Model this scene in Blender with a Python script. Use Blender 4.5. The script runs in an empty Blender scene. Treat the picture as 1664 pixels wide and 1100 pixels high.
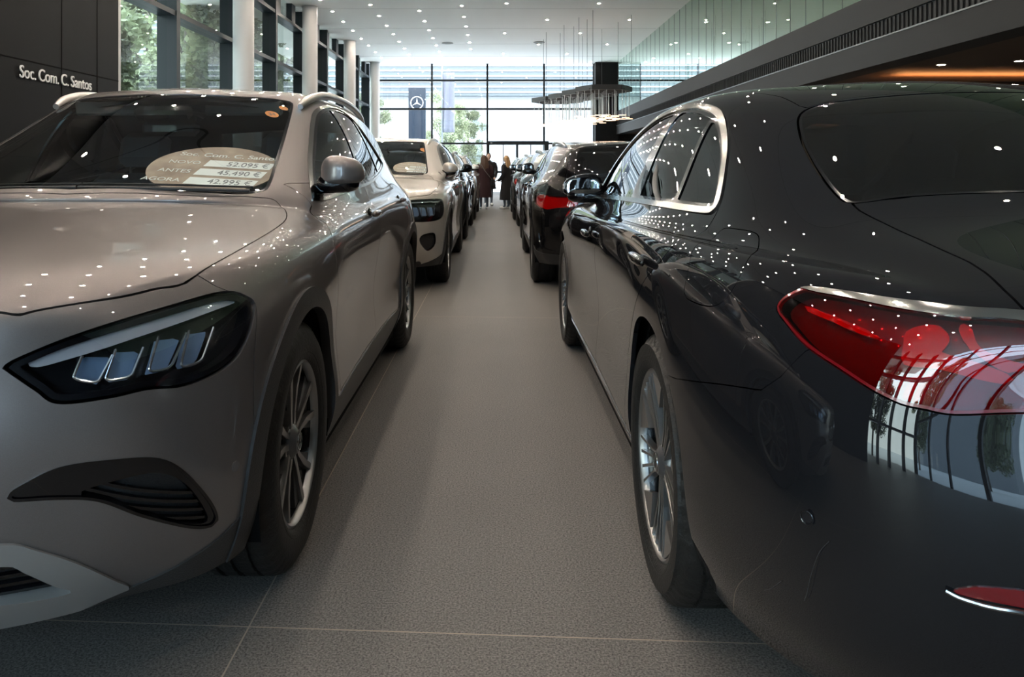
import bpy, math, random
import numpy as np
from mathutils import Vector, Matrix

# ---------------------------------------------------------------- camera, world, exposure
SC = bpy.context.scene
COL = SC.collection
_c = bpy.data.cameras.new('camera'); CAM = bpy.data.objects.new('camera', _c); COL.objects.link(CAM)
_c.lens = 36*1265/1664; _c.sensor_width = 36
_c.shift_x = 26/1664; _c.shift_y = -280/1664
_c.clip_start = .05; _c.clip_end = 300
CAM.location = (0, 0, 1.165); CAM.rotation_euler = (math.pi/2, 0, 0)
_c.dof.use_dof = False
SC.camera = CAM
SC.view_settings.view_transform = 'Standard'
SC.view_settings.look = 'None'
SC.view_settings.exposure = 2.1
SC.view_settings.gamma = 1.0
SC.view_settings.use_curve_mapping = False

SKY = 3.0          # overcast daylight
LAMP = 310.0       # emission of the recessed spots
_w = bpy.data.worlds.new('overcast'); SC.world = _w; _w.use_nodes = True
_nt = _w.node_tree; _bg = _nt.nodes['Background']
_tc = _nt.nodes.new('ShaderNodeTexCoord'); _sx = _nt.nodes.new('ShaderNodeSeparateXYZ')
_rp = _nt.nodes.new('ShaderNodeValToRGB')
_nt.links.new(_tc.outputs['Generated'], _sx.inputs[0]); _nt.links.new(_sx.outputs['Z'], _rp.inputs[0])
_rp.color_ramp.elements[0].position = 0.0; _rp.color_ramp.elements[0].color = (.88, .92, .95, 1)
_rp.color_ramp.elements[1].position = 0.8; _rp.color_ramp.elements[1].color = (.78, .88, 1.0, 1)
_nt.links.new(_rp.outputs['Color'], _bg.inputs['Color']); _bg.inputs['Strength'].default_value = SKY
SC.cycles.max_bounces = 10; SC.cycles.transparent_max_bounces = 24
SC.cycles.diffuse_bounces = 4; SC.cycles.glossy_bounces = 5; SC.cycles.transmission_bounces = 6
SC.cycles.sample_clamp_indirect = 4.0; SC.cycles.use_light_tree = True
SC.cycles.caustics_reflective = False; SC.cycles.caustics_refractive = False

# ---------------------------------------------------------------- materials
def mat(name, col, rough=.5, metal=0., coat=0., coat_rough=.03, spec=.5, emit=None, estr=0., bump=None, ior=1.5):
    m = bpy.data.materials.new(name); m.use_nodes = True
    b = m.node_tree.nodes['Principled BSDF']
    b.inputs['Base Color'].default_value = (*col, 1); b.inputs['Roughness'].default_value = rough
    b.inputs['Metallic'].default_value = metal; b.inputs['Coat Weight'].default_value = coat
    b.inputs['Coat Roughness'].default_value = coat_rough; b.inputs['Specular IOR Level'].default_value = spec
    b.inputs['Coat IOR'].default_value = ior
    if emit: b.inputs['Emission Color'].default_value = (*emit, 1); b.inputs['Emission Strength'].default_value = estr
    if bump:
        n = m.node_tree.nodes.new('ShaderNodeTexNoise'); n.inputs['Scale'].default_value = bump[0]; n.inputs['Detail'].default_value = 3
        t = m.node_tree.nodes.new('ShaderNodeTexCoord'); m.node_tree.links.new(t.outputs['Object'], n.inputs['Vector'])
        bp = m.node_tree.nodes.new('ShaderNodeBump'); bp.inputs['Strength'].default_value = bump[1]; bp.inputs['Distance'].default_value = .01
        m.node_tree.links.new(n.outputs['Fac'], bp.inputs['Height']); m.node_tree.links.new(bp.outputs['Normal'], b.inputs['Normal'])
    return m

def paint(name, col, metal=.5, rough=.35, ior=1.5, spec=.1):
    """metallic lacquer: fine flakes under a clear coat"""
    m = mat(name, col, rough, metal, 1.0, .012, ior=ior, spec=spec)
    nt = m.node_tree; b = nt.nodes['Principled BSDF']
    t = nt.nodes.new('ShaderNodeTexCoord'); n = nt.nodes.new('ShaderNodeTexNoise'); n.inputs['Scale'].default_value = 900; n.inputs['Detail'].default_value = 1
    nt.links.new(t.outputs['Object'], n.inputs['Vector'])
    r = nt.nodes.new('ShaderNodeMapRange'); r.inputs[3].default_value = .82; r.inputs[4].default_value = 1.18
    nt.links.new(n.outputs['Fac'], r.inputs[0])
    mx = nt.nodes.new('ShaderNodeVectorMath'); mx.operation = 'SCALE'; mx.inputs[0].default_value = col
    nt.links.new(r.outputs[0], mx.inputs['Scale']); nt.links.new(mx.outputs[0], b.inputs['Base Color'])
    return m

def glass(name, tint, refl=1.0, rough=0.0, ior=1.5):
    """thin pane: tinted see-through plus mirror reflection by angle"""
    m = bpy.data.materials.new(name); m.use_nodes = True; nt = m.node_tree; nt.nodes.clear()
    o = nt.nodes.new('ShaderNodeOutputMaterial'); mx = nt.nodes.new('ShaderNodeMixShader')
    tr = nt.nodes.new('ShaderNodeBsdfTransparent'); gl = nt.nodes.new('ShaderNodeBsdfGlossy'); fr = nt.nodes.new('ShaderNodeFresnel')
    fr.inputs['IOR'].default_value = ior
    tr.inputs['Color'].default_value = (*tint, 1); gl.inputs['Roughness'].default_value = rough; gl.inputs['Color'].default_value = (refl, refl, refl, 1)
    # same reflectance from both faces: use the unsigned facing angle
    ge = nt.nodes.new('ShaderNodeNewGeometry'); 
    dp = nt.nodes.new('ShaderNodeVectorMath'); dp.operation = 'DOT_PRODUCT'
    nt.links.new(ge.outputs['Incoming'], dp.inputs[0]); nt.links.new(ge.outputs['Normal'], dp.inputs[1])
    ab = nt.nodes.new('ShaderNodeMath'); ab.operation = 'ABSOLUTE'; nt.links.new(dp.outputs['Value'], ab.inputs[0])
    om = nt.nodes.new('ShaderNodeMath'); om.operation = 'SUBTRACT'; om.inputs[0].default_value = 1; nt.links.new(ab.outputs[0], om.inputs[1])
    pw = nt.nodes.new('ShaderNodeMath'); pw.operation = 'POWER'; nt.links.new(om.outputs[0], pw.inputs[0]); pw.inputs[1].default_value = 5
    f0 = ((ior-1)/(ior+1))**2*1.8
    ma = nt.nodes.new('ShaderNodeMath'); ma.operation = 'MULTIPLY_ADD'; nt.links.new(pw.outputs[0], ma.inputs[0]); ma.inputs[1].default_value = 1-f0; ma.inputs[2].default_value = f0
    nt.nodes.remove(fr)
    nt.links.new(ma.outputs[0], mx.inputs[0]); nt.links.new(tr.outputs[0], mx.inputs[1]); nt.links.new(gl.outputs[0], mx.inputs[2])
    nt.links.new(mx.outputs[0], o.inputs['Surface'])
    return m

M = {}
M['paint_grey'] = paint('mountain_grey_lacquer', (.190, .169, .161), .6, .36)
M['paint_graphite'] = paint('graphite_lacquer', (.0100, .0104, .0125), .0, .4, 1.50, 0)
M['paint_silver'] = paint('beige_silver_lacquer', (.54, .505, .460), .5, .36)
M['paint_black'] = paint('black_lacquer', (.008, .008, .009), .5, .3, 1.42, 0)
M['paint_blue'] = paint('steel_blue_lacquer', (.03, .038, .05))
M['paint_slate'] = paint('slate_lacquer', (.015, .017, .02))
M['black_gloss'] = mat('piano_black', (.003, .003, .004), .12, 0, 1, .02, .1)
M['black_matt'] = mat('grained_black_plastic', (.022, .022, .023), .48, bump=(240, .25))
M['cladding'] = mat('arch_cladding_plastic', (.030, .029, .029), .38, bump=(300, .2))
M['void'] = mat('unlit_inner_black', (.004, .004, .004), .9, spec=.1)
M['rubber'] = mat('tyre_rubber', (.012, .0115, .011), .55, bump=(120, .25), spec=.35)
M['chrome'] = mat('bright_chrome', (.40, .40, .385), .15, 1.0)
M['satin'] = mat('satin_aluminium', (.50, .485, .46), .28, 1.0)
M['silver_plastic'] = mat('silver_painted_plastic', (.34, .33, .32), .36, .5, .3, .1)
M['machined'] = mat('machined_rim_metal', (.30, .295, .29), .34, .95, .4, .05)
M['rim_grey'] = mat('rim_grey_lacquer', (.10, .10, .105), .35, .6, .5, .08)
M['rim_black'] = mat('rim_gloss_black', (.008, .008, .009), .2, .2, .8, .05)
M['disc'] = mat('brake_disc_steel', (.14, .135, .13), .4, 1.0)
M['wind_glass'] = glass('windscreen_glass', (.86, .90, .875), .95)
M['side_glass'] = glass('side_window_glass', (.40, .48, .46), 1.0, ior=1.62)
M['dark_glass'] = glass('privacy_glass', (.07, .075, .075), 1.0, ior=1.62)
M['lens'] = glass('clear_lamp_lens', (.86, .88, .90), 1.0)
M['lamp_black'] = mat('lamp_housing_black', (.006, .006, .008), .25, .3, .4)
M['lamp_bar'] = mat('frosted_light_guide', (.60, .60, .64), .2, .3, 1)
M['lamp_rim'] = mat('lamp_module_rim', (.62, .62, .64), .15, .9)
M['lamp_reflector'] = mat('lamp_blue_reflector', (.34, .50, .75), .14, .55, 1)
M['red_lens'] = glass('red_lamp_lens', (.80, .05, .07), .9, ior=1.6)
M['red_house'] = mat('tail_lamp_dark_red', (.11, .004, .007), .3, .2, .6)
M['red_bright'] = mat('tail_lamp_bright_red', (.52, .010, .014), .35, 0, .6)
M['red_opaque'] = mat('red_reflector_plastic', (.16, .004, .008), .2, 0, 1)
M['seat'] = mat('dark_seat_fabric', (.035, .036, .036), .7)
M['dash'] = mat('dash_plastic', (.018, .018, .019), .6)
M['lining'] = mat('grey_roof_lining', (.05, .052, .05), .9)
M['mirror'] = mat('mirror_glass', (.75, .78, .8), .01, 1.0)

# ---------------------------------------------------------------- object helpers
def link(name, V, F, m=None, parent=None, smooth=True, loc=None, rot=None, auto=None):
    me = bpy.data.meshes.new(name); me.from_pydata([tuple(map(float, v)) for v in V], [], [tuple(f) for f in F])
    if smooth: me.polygons.foreach_set('use_smooth', [True]*len(me.polygons))
    if m is not None: me.materials.append(m)
    if auto is not None:
        me.set_sharp_from_angle(angle=math.radians(auto))
    o = bpy.data.objects.new(name, me); COL.objects.link(o)
    if parent is not None: o.parent = parent
    if loc is not None: o.location = loc
    if rot is not None: o.rotation_euler = rot
    return o

def empty(name, loc=(0, 0, 0), rz=0):
    o = bpy.data.objects.new(name, None); COL.objects.link(o); o.location = loc; o.rotation_euler = (0, 0, rz)
    o.empty_display_size = .2; return o

def tag(o, label=None, cat=None, group=None, kind=None):
    if label: o['label'] = label
    if cat: o['category'] = cat
    if group: o['group'] = group
    if kind: o['kind'] = kind
    return o

class G:
    """collects simple solids into one mesh"""
    def __init__(self): self.V = []; self.F = []
    def add(self, V, F, T=None):
        n = len(self.V)
        for v in V: self.V.append(tuple(T @ Vector(v)) if T is not None else tuple(v))
        self.F += [tuple(i+n for i in f) for f in F]; return self
    def box(self, x0, x1, y0, y1, z0, z1, T=None, b=0.0):
        if b <= 0:
            V = [(x0,y0,z0),(x1,y0,z0),(x1,y1,z0),(x0,y1,z0),(x0,y0,z1),(x1,y0,z1),(x1,y1,z1),(x0,y1,z1)]
            F = [(0,3,2,1),(4,5,6,7),(0,1,5,4),(1,2,6,5),(2,3,7,6),(3,0,4,7)]
            return self.add(V, F, T)
        c = [(x0+x1)/2, (y0+y1)/2, (z0+z1)/2]; h = [(x1-x0)/2, (y1-y0)/2, (z1-z0)/2]
        V = []; ids = {}
        for sx in (-1, 1):
            for sy in (-1, 1):
                for sz in (-1, 1):
                    for k in range(3):
                        p = [sx*(h[0]-b), sy*(h[1]-b), sz*(h[2]-b)]; p[k] = (sx, sy, sz)[k]*h[k]
                        ids[sx, sy, sz, k] = len(V); V.append((c[0]+p[0], c[1]+p[1], c[2]+p[2]))
        F = []
        for k in range(3):
            i, j = [a for a in range(3) if a != k]
            for s in (-1, 1):
                q = []
                for a, d in ((-1, -1), (1, -1), (1, 1), (-1, 1)):
                    t = [0, 0, 0]; t[k] = s; t[i] = a; t[j] = d; q.append(ids[t[0], t[1], t[2], k])
                if (s > 0) == (k == 1): q.reverse()
                F.append(tuple(q))
        for k in range(3):
            i, j = [a for a in range(3) if a != k]
            for a in (-1, 1):
                for d in (-1, 1):
                    t0 = [0, 0, 0]; t1 = [0, 0, 0]; t0[k] = -1; t1[k] = 1; t0[i] = t1[i] = a; t0[j] = t1[j] = d
                    F.append((ids[(*t0, i)], ids[(*t1, i)], ids[(*t1, j)], ids[(*t0, j)]))
        for sx in (-1, 1):
            for sy in (-1, 1):
                for sz in (-1, 1):
                    F.append((ids[sx, sy, sz, 0], ids[sx, sy, sz, 1], ids[sx, sy, sz, 2]))
        return self.add(V, F, T)
    def cyl(self, p, q, r, n=16, r2=None, caps=True):
        p = Vector(p); q = Vector(q); d = (q-p).normalized(); a = d.orthogonal().normalized(); b = d.cross(a)
        r2 = r if r2 is None else r2
        V = [p+(a*math.cos(t)+b*math.sin(t))*r for t in [2*math.pi*i/n for i in range(n)]]
        V += [q+(a*math.cos(t)+b*math.sin(t))*r2 for t in [2*math.pi*i/n for i in range(n)]]
        F = [(i, (i+1) % n, n+(i+1) % n, n+i) for i in range(n)]
        if caps: F += [tuple(reversed(range(n))), tuple(range(n, 2*n))]
        return self.add(V, F)
    def tube(self, pts, r, n=8, closed=False, flat=None):
        pts = [Vector(p) for p in pts]; m = len(pts); V = []; F = []
        up = None
        for i, p in enumerate(pts):
            t = ((pts[(i+1) % m]-pts[i-1]) if closed or 0 < i < m-1 else (pts[1]-pts[0] if i == 0 else pts[-1]-pts[-2])).normalized()
            if up is None: up = t.orthogonal().normalized()
            up = (up-t*up.dot(t)).normalized(); b = t.cross(up)
            rr = r[i] if isinstance(r, (list, tuple)) else r
            for k in range(n):
                a = 2*math.pi*k/n; V.append(p+(up*math.cos(a)+b*math.sin(a))*rr)
        for i in range(m if closed else m-1):
            j = (i+1) % m
            for k in range(n): F.append((i*n+k, i*n+(k+1) % n, j*n+(k+1) % n, j*n+k))
        if not closed: F += [tuple(reversed(range(n))), tuple(range((m-1)*n, m*n))]
        return self.add(V, F)
    def lathe(self, prof, n=48, axis='x', mod=None):
        V = []; F = []; m = len(prof)
        for i in range(n):
            a = 2*math.pi*i/n
            for j, (r, h) in enumerate(prof):
                if mod: r, h = mod(i, j, r, h)
                c, s = r*math.cos(a), r*math.sin(a)
                V.append((h, c, s) if axis == 'x' else (c, s, h))
        for i in range(n):
            i2 = (i+1) % n
            for j in range(m-1): F.append((i*m+j, i*m+j+1, i2*m+j+1, i2*m+j))
        return self.add(V, F)
    def prism(self, poly, h0, h1, axis='z', T=None):
        """extrude a 2D polygon between two heights"""
        n = len(poly)
        def P(u, v, h): return {'z': (u, v, h), 'y': (u, h, v), 'x': (h, u, v)}[axis]
        V = [P(u, v, h0) for u, v in poly]+[P(u, v, h1) for u, v in poly]
        F = [(i, (i+1) % n, n+(i+1) % n, n+i) for i in range(n)]+[tuple(reversed(range(n))), tuple(range(n, 2*n))]
        return self.add(V, F, T)
    def ell(self, c, r, nu=16, nv=10, T=None, f=None):
        V = []; F = []
        for j in range(nv+1):
            ph = math.pi*j/nv
            for i in range(nu):
                th = 2*math.pi*i/nu
                d = (math.sin(ph)*math.cos(th), math.sin(ph)*math.sin(th), math.cos(ph))
                if f: d = f(d)
                V.append((c[0]+r[0]*d[0], c[1]+r[1]*d[1], c[2]+r[2]*d[2]))
        for j in range(nv):
            for i in range(nu): F.append((j*nu+i, (j+1)*nu+i, (j+1)*nu+(i+1) % nu, j*nu+(i+1) % nu))
        return self.add(V, F, T)
    def out(self, name, m, parent=None, smooth=True, auto=40, **k):
        o = link(name, self.V, self.F, m, parent, smooth, auto=auto if smooth else None, **k)
        return o

def emit(sh, faces, name, m, parent, side='both', off=0.0, rim=0.012, rim_mat=None):
    """turn carved faces of the half shell into an object with true surface normals and a folded rim"""
    if not faces: return None
    used = sorted({v for f in faces for v in f}); rm = {v: i for i, v in enumerate(used)}
    V = sh.Va[used]+sh.Na[used]*off; N = sh.Na[used]
    F = [tuple(rm[v] for v in f) for f in faces]
    FN = [[N[v] for v in f] for f in F]
    if rim:
        cnt = {}
        for f in F:
            for i in range(len(f)):
                a, b = f[i], f[(i+1) % len(f)]; cnt[(a, b)] = cnt.get((a, b), 0)+1
        bd = [(a, b) for (a, b) in cnt if (b, a) not in cnt and not (abs(V[a][0]) < 1e-6 and abs(V[b][0]) < 1e-6)]
        ex = {}; V = list(map(np.array, V))
        for a, b in bd:
            for v in (a, b):
                if v not in ex: ex[v] = len(V); V.append(V[v]-N[v]*rim)
            fn = np.cross(V[b]-V[a], -N[a]); l = np.linalg.norm(fn)
            fn = -fn/l if l > 1e-12 else N[a]
            F.append((b, a, ex[a], ex[b])); FN.append([-fn]*4 if False else [fn]*4)
        V = np.array(V)
    objs = []
    def one(nm, sgn):
        VV, FF, NN = [], [], []
        for sg in sgn:
            n0 = len(VV)
            VV += [(v[0]*sg, v[1], v[2]) for v in V]
            for f, fn in zip(F, FN):
                g = [i+n0 for i in f]; h = [(q[0]*sg, q[1], q[2]) for q in fn]
                if sg < 0: g.reverse(); h.reverse()
                FF.append(g); NN += h
        o = link(nm, VV, FF, m, parent)
        o.data.normals_split_custom_set(NN)
        objs.append(o)
    if side == 'both': one(name, (1, -1))
    else:
        one(name, (1,)); one(name, (-1,))
    return objs

def fmax(*fs): return lambda V, N: np.maximum.reduce([f(V, N) for f in fs])
def fmin(*fs): return lambda V, N: np.minimum.reduce([f(V, N) for f in fs])
def fneg(f): return lambda V, N: -f(V, N)
def fadd(f, d): return lambda V, N: f(V, N)+d
def carve(sh, faces, fun, gap=.0017):
    """cut a panel out, leaving a real gap of 2*gap round it"""
    a, rest = sh.cut(faces, fun, -gap)
    b, rest = sh.cut(rest, fun, gap)
    return a, rest
DF = ((.70711, .70711, 0), (0, 0, 1))     # looking at the front corner
DR = ((.70711, -.70711, 0), (0, 0, 1))    # looking at the rear corner
def p3(P, basis, sharp=(), n=5):
    """3D points on the surface -> smooth closed 2D outline in a projection basis"""
    Q = []
    for i, p in enumerate(P):
        q = (sum(a*b for a, b in zip(p, basis[0])), sum(a*b for a, b in zip(p, basis[1])))
        Q.append(q)
        if i in sharp: Q.append(q)
    return cr_poly(Q, n)

# ---------------------------------------------------------------- the hall
ZC = 5.83; YB = 35.5; YF = -8.0; XL = -5.95; XR = 5.42; XRW = 12.5
def floor_mat():
    m = mat('dark_grey_stone_tile', (.1, .1, .1), .55, spec=.22); nt = m.node_tree; b = nt.nodes['Principled BSDF']; L = nt.links
    tc = nt.nodes.new('ShaderNodeTexCoord'); sx = nt.nodes.new('ShaderNodeSeparateXYZ'); L.new(tc.outputs['Object'], sx.inputs[0])
    n1 = nt.nodes.new('ShaderNodeTexNoise'); n1.inputs['Scale'].default_value = 170; n1.inputs['Detail'].default_value = 4; n1.inputs['Roughness'].default_value = .8; L.new(tc.outputs['Object'], n1.inputs['Vector'])
    n2 = nt.nodes.new('ShaderNodeTexNoise'); n2.inputs['Scale'].default_value = 1.6; n2.inputs['Detail'].default_value = 3; L.new(tc.outputs['Object'], n2.inputs['Vector'])
    r = nt.nodes.new('ShaderNodeValToRGB'); L.new(n1.outputs['Fac'], r.inputs[0])
    r.color_ramp.elements[0].position = .36; r.color_ramp.elements[0].color = (.037, .0345, .032, 1)
    r.color_ramp.elements[1].position = .64; r.color_ramp.elements[1].color = (.262, .244, .226, 1)
    def M_(op, a, b2=None, c=None):
        n = nt.nodes.new('ShaderNodeMath'); n.operation = op
        for i, v in enumerate((a, b2, c)):
            if v is None: continue
            if isinstance(v, (int, float)): n.inputs[i].default_value = v
            else: L.new(v, n.inputs[i])
        return n.outputs[0]
    X, Y = sx.outputs['X'], sx.outputs['Y']
    # joints: 1.2 m grid, the cross joints run slightly askew to the aisle
    gx = M_('ABSOLUTE', M_('SUBTRACT', M_('MODULO', M_('ADD', X, 120.625+.6), 1.2), .6))
    yy = M_('ADD', Y, M_('MULTIPLY', X, .055))
    gy = M_('ABSOLUTE', M_('SUBTRACT', M_('MODULO', M_('ADD', yy, 122.1+2.035-1.935), 4.07), 2.035))
    d = M_('MINIMUM', M_('ADD', M_('MULTIPLY', M_('GREATER_THAN', M_('ABSOLUTE', M_('ADD', X, .625)), .8), 9), gx), M_('ADD', M_('MULTIPLY', M_('GREATER_THAN', M_('ABSOLUTE', M_('SUBTRACT', yy, 1.935)), .8), .0), gy))
    line = M_('LESS_THAN', d, .0021)
    mx = nt.nodes.new('ShaderNodeMix'); mx.data_type = 'RGBA'; L.new(line, mx.inputs[0]); L.new(r.outputs[0], mx.inputs[6]); mx.inputs[7].default_value = (.36, .30, .24, 1)
    m2 = nt.nodes.new('ShaderNodeMix'); m2.data_type = 'RGBA'; m2.blend_type = 'MULTIPLY'; m2.inputs[0].default_value = .35; L.new(mx.outputs[2], m2.inputs[6])
    r2 = nt.nodes.new('ShaderNodeValToRGB'); r2.color_ramp.elements[0].position = .3; r2.color_ramp.elements[0].color = (.75, .75, .75, 1); r2.color_ramp.elements[1].position = .7
    L.new(n2.outputs['Fac'], r2.inputs[0]); L.new(r2.outputs[0], m2.inputs[7]); L.new(m2.outputs[2], b.inputs['Base Color'])
    bp = nt.nodes.new('ShaderNodeBump'); bp.inputs['Strength'].default_value = .25; bp.inputs['Distance'].default_value = .002; L.new(n1.outputs['Fac'], bp.inputs['Height']); L.new(bp.outputs[0], b.inputs['Normal'])
    return m
M['floor'] = floor_mat()
M['ceiling'] = mat('white_ceiling_board', (.88, .86, .845), .85, spec=.2)
M['ceil_seam'] = mat('ceiling_joint', (.30, .29, .28), .8)
M['panel_dark'] = mat('dark_grey_wall_panel', (.0035, .0035, .0042), .6, spec=.15, bump=(500, .08))
M['charcoal'] = mat('charcoal_render', (.011, .0108, .0108), .7, bump=(300, .1))
M['slot'] = mat('black_mesh_band', (.012, .012, .013), .5)
M['frame_dark'] = mat('dark_blue_grey_frame', (.008, .0125, .0165), .45, 0, spec=.25)
M['frame_light'] = mat('grey_transom', (.16, .18, .19), .4, .5)
M['column'] = mat('white_round_column', (.46, .46, .46), .42)
M['win_glass'] = glass('facade_glass', (.80, .93, .89), .9)
M['win_back'] = glass('back_facade_glass', (.92, .96, .97), .9)
M['win_front'] = glass('fill_dimming_blue_glass', (.44, .60, .72), .9)  # unseen panes; blue tint added to cool and dim the daylight fill
M['green_glass'] = glass('green_mezzanine_glass', (.60, .74, .66), 1.0, ior=1.55)
M['white_letters'] = mat('white_letters', (.80, .80, .80), .5)
M['mezz_wall'] = mat('pale_gallery_wall', (.52, .54, .48), .8)
M['brown_soffit'] = mat('brown_soffit', (.10, .062, .04), .7)
M['warm_light'] = mat('warm_cove_light', (1, .6, .3), .5, emit=(1.0, .42, .14), estr=5)
M['spot_light'] = mat('lit_spot_lens', (1, 1, 1), .5, emit=(1.0, .86, .72), estr=LAMP)
M['spot_small'] = mat('lit_small_spot', (1, 1, 1), .5, emit=(1.0, .90, .74), estr=70)
M['pendant_light'] = mat('lit_pendant_disc', (1, 1, 1), .5, emit=(1.0, .62, .38), estr=.42)
M['pavement'] = mat('pale_paving', (.74, .74, .72), .8)
M['facade_white'] = mat('pale_building_wall', (.27, .285, .30), .8)
M['facade_grey'] = mat('louvred_facade', (.095, .115, .13), .7)
M['pylon'] = mat('dark_blue_pylon', (.008, .016, .03), .4)
M['bark'] = mat('grey_bark', (.10, .085, .07), .9, bump=(30, .6))
def leaf_mat(name, c):
    m = bpy.data.materials.new(name); m.use_nodes = True; nt = m.node_tree; b = nt.nodes['Principled BSDF']
    oi = nt.nodes.new('ShaderNodeNewGeometry'); rp = nt.nodes.new('ShaderNodeValToRGB'); nt.links.new(oi.outputs['Random Per Island'], rp.inputs[0])
    rp.color_ramp.elements[0].color = (c[0]*.6, c[1]*.6, c[2]*.6, 1); rp.color_ramp.elements[1].color = (c[0]*1.4, c[1]*1.4, c[2]*1.4, 1)
    nt.links.new(rp.outputs[0], b.inputs['Base Color']); b.inputs['Roughness'].default_value = .6
    b.inputs['Subsurface Weight'].default_value = 0
    tl = nt.nodes.new('ShaderNodeBsdfTranslucent'); mx = nt.nodes.new('ShaderNodeMixShader'); mx.inputs[0].default_value = .4
    nt.links.new(rp.outputs[0], tl.inputs['Color']); nt.links.new(b.outputs[0], mx.inputs[1]); nt.links.new(tl.outputs[0], mx.inputs[2])
    nt.links.new(mx.outputs[0], nt.nodes['Material Output'].inputs['Surface']); return m
M['leaf_a'] = leaf_mat('olive_green_leaves', (.25, .28, .17)); M['leaf_b'] = leaf_mat('pale_green_leaves', (.19, .21, .13))

def struct(g, name, m, **k):
    o = g.out(name, m, smooth=k.pop('smooth', False), **k); o['kind'] = 'structure'; return o
def slab(name, m, *b):
    g = G(); g.box(*b); return struct(g, name, m)

slab('floor', M['floor'], -9, XRW, YF, YB, -.05, 0)
slab('ground_outside', M['pavement'], -60, 60, -50, 110, -.30, -.06)
slab('ceiling', M['ceiling'], -9, XRW, YF, YB, ZC, ZC+.3)
g = G()
for y in np.arange(3, YB, 3.34): g.box(XL, XR, y-.004, y+.004, ZC-.003, ZC)
struct(g, 'trim_ceiling_joints', M['ceil_seam'])

def mullion_wall(axis, pos, a0, a1, marks, zs_, name, gm, w=.06, depth=.18, zt=ZC, zb=0.0, thick_marks=()):
    """glazed wall: posts, rails and one pane for each bay"""
    n = 0
    fr = G(); rl = G()
    for a in marks:
        ww = w*1.6 if a in thick_marks else w
        if axis == 'x': fr.box(pos-depth/2, pos+depth/2, a-ww/2, a+ww/2, zb, zt)
        else: fr.box(a-ww/2, a+ww/2, pos-depth/2, pos+depth/2, zb, zt)
    struct(fr, 'trim_'+name+'_posts', M['frame_dark'])
    for z in zs_:
        if axis == 'x': rl.box(pos-depth*.45, pos+depth*.45, a0, a1, z-.045, z+.045)
        else: rl.box(a0, a1, pos-depth*.45, pos+depth*.45, z-.045, z+.045)
    struct(rl, 'trim_'+name+'_rails', M['frame_dark'])
    for i in range(len(marks)-1):
        gg = G(); p, q = marks[i]+w/2, marks[i+1]-w/2
        if axis == 'x': gg.box(pos-.004, pos+.004, p, q, zb, zt)
        else: gg.box(p, q, pos-.004, pos+.004, zb, zt)
        PANE[0] += 1
        # a single sheet: keep one skin so that the thin-pane material acts once
        o = link('window_%d' % PANE[0], ([(pos, p, zb), (pos, q, zb), (pos, q, zt), (pos, p, zt)] if axis == 'x' else [(p, pos, zb), (q, pos, zb), (q, pos, zt), (p, pos, zt)]), [(0, 1, 2, 3)], gm, smooth=False)
        o['kind'] = 'structure'
PANE = [0]
# left facade: posts every 3.1 m, dark infill strips near the ceiling
lm = [YF, -6.0, -4.0, -2.6, -1.2, 10.9, 14.15, 17.35, 20.5, 23.6, 26.7, 29.8, 32.8, YB]
mullion_wall('x', XL, YF, -1.2, lm[:5], (3.93, 5.23, 1.6), 'left_near', M['win_glass'], .16, .34)
mullion_wall('x', XL, 10.6, YB, lm[5:], (3.93, 5.23, 1.6), 'left', M['win_glass'], .16, .36)
g = G()
for y in np.arange(10.9, YB, 1.55): g.box(XL-.06, XL+.10, y+.55, y+.95, 5.27, ZC)
struct(g, 'trim_left_top_panels', M['frame_dark'])
g = G(); g.box(XL-.5, -5.20, -1.2, 10.72, 0, ZC); struct(g, 'wall_left', M['panel_dark'])
g = G()
for y in (4.9, 6.5, 8.1, 9.32, 10.15): g.box(-5.202, -5.197, y-.006, y+.006, 0, ZC)
for z in (2.335, 3.95): g.box(-5.202, -5.197, -1.2, 10.72, z-.006, z+.006)
struct(g, 'trim_left_panel_joints', M['void'])
for i, y in enumerate((10.8, 16.8, 22.8, 29.0, 35.0)):
    g = G(); g.cyl((-5.45, y, 0), (-5.45, y, ZC-.03), .22, 40, caps=False); g.cyl((-5.45, y, ZC-.03), (-5.45, y, ZC), .235, 40)
    g.cyl((-5.45, y, 2.8), (-5.45, y, 2.806), .2205, 40)
    o = g.out('column', M['column'], auto=50); tag(o, ('white round column at the edge of the dark wall', 'widest white round column, first along the left windows', 'second white round column along the left windows, its top in view', 'third white round column along the left windows', 'thin white round column in the far left corner by the back windows')[i], 'column', 'white columns along the left windows')
# back facade
bm = [-5.6]+[round((u-806)*YB/1265, 3) for u in (702, 792, 884, 965)]
mullion_wall('y', YB, -5.9, bm[-1], [-5.85]+bm[1:], (5.07, 3.77, 2.2, .9), 'back', M['win_back'], .085, .12)
mullion_wall('y', YB, 5.5, XRW, [5.5, 6.6, 9.2, XRW], (5.07, 3.2), 'back_gallery', M['win_back'], .055, .12, zb=2.9)
g = G(); g.box(4.46, 5.50, YB-.6, YB+.1, 0, ZC); struct(g, 'wall_back_pier', M['panel_dark'])
slab('wall_back', M['charcoal'], 5.5, XRW, YB, YB+.2, 0, 2.9)
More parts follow.
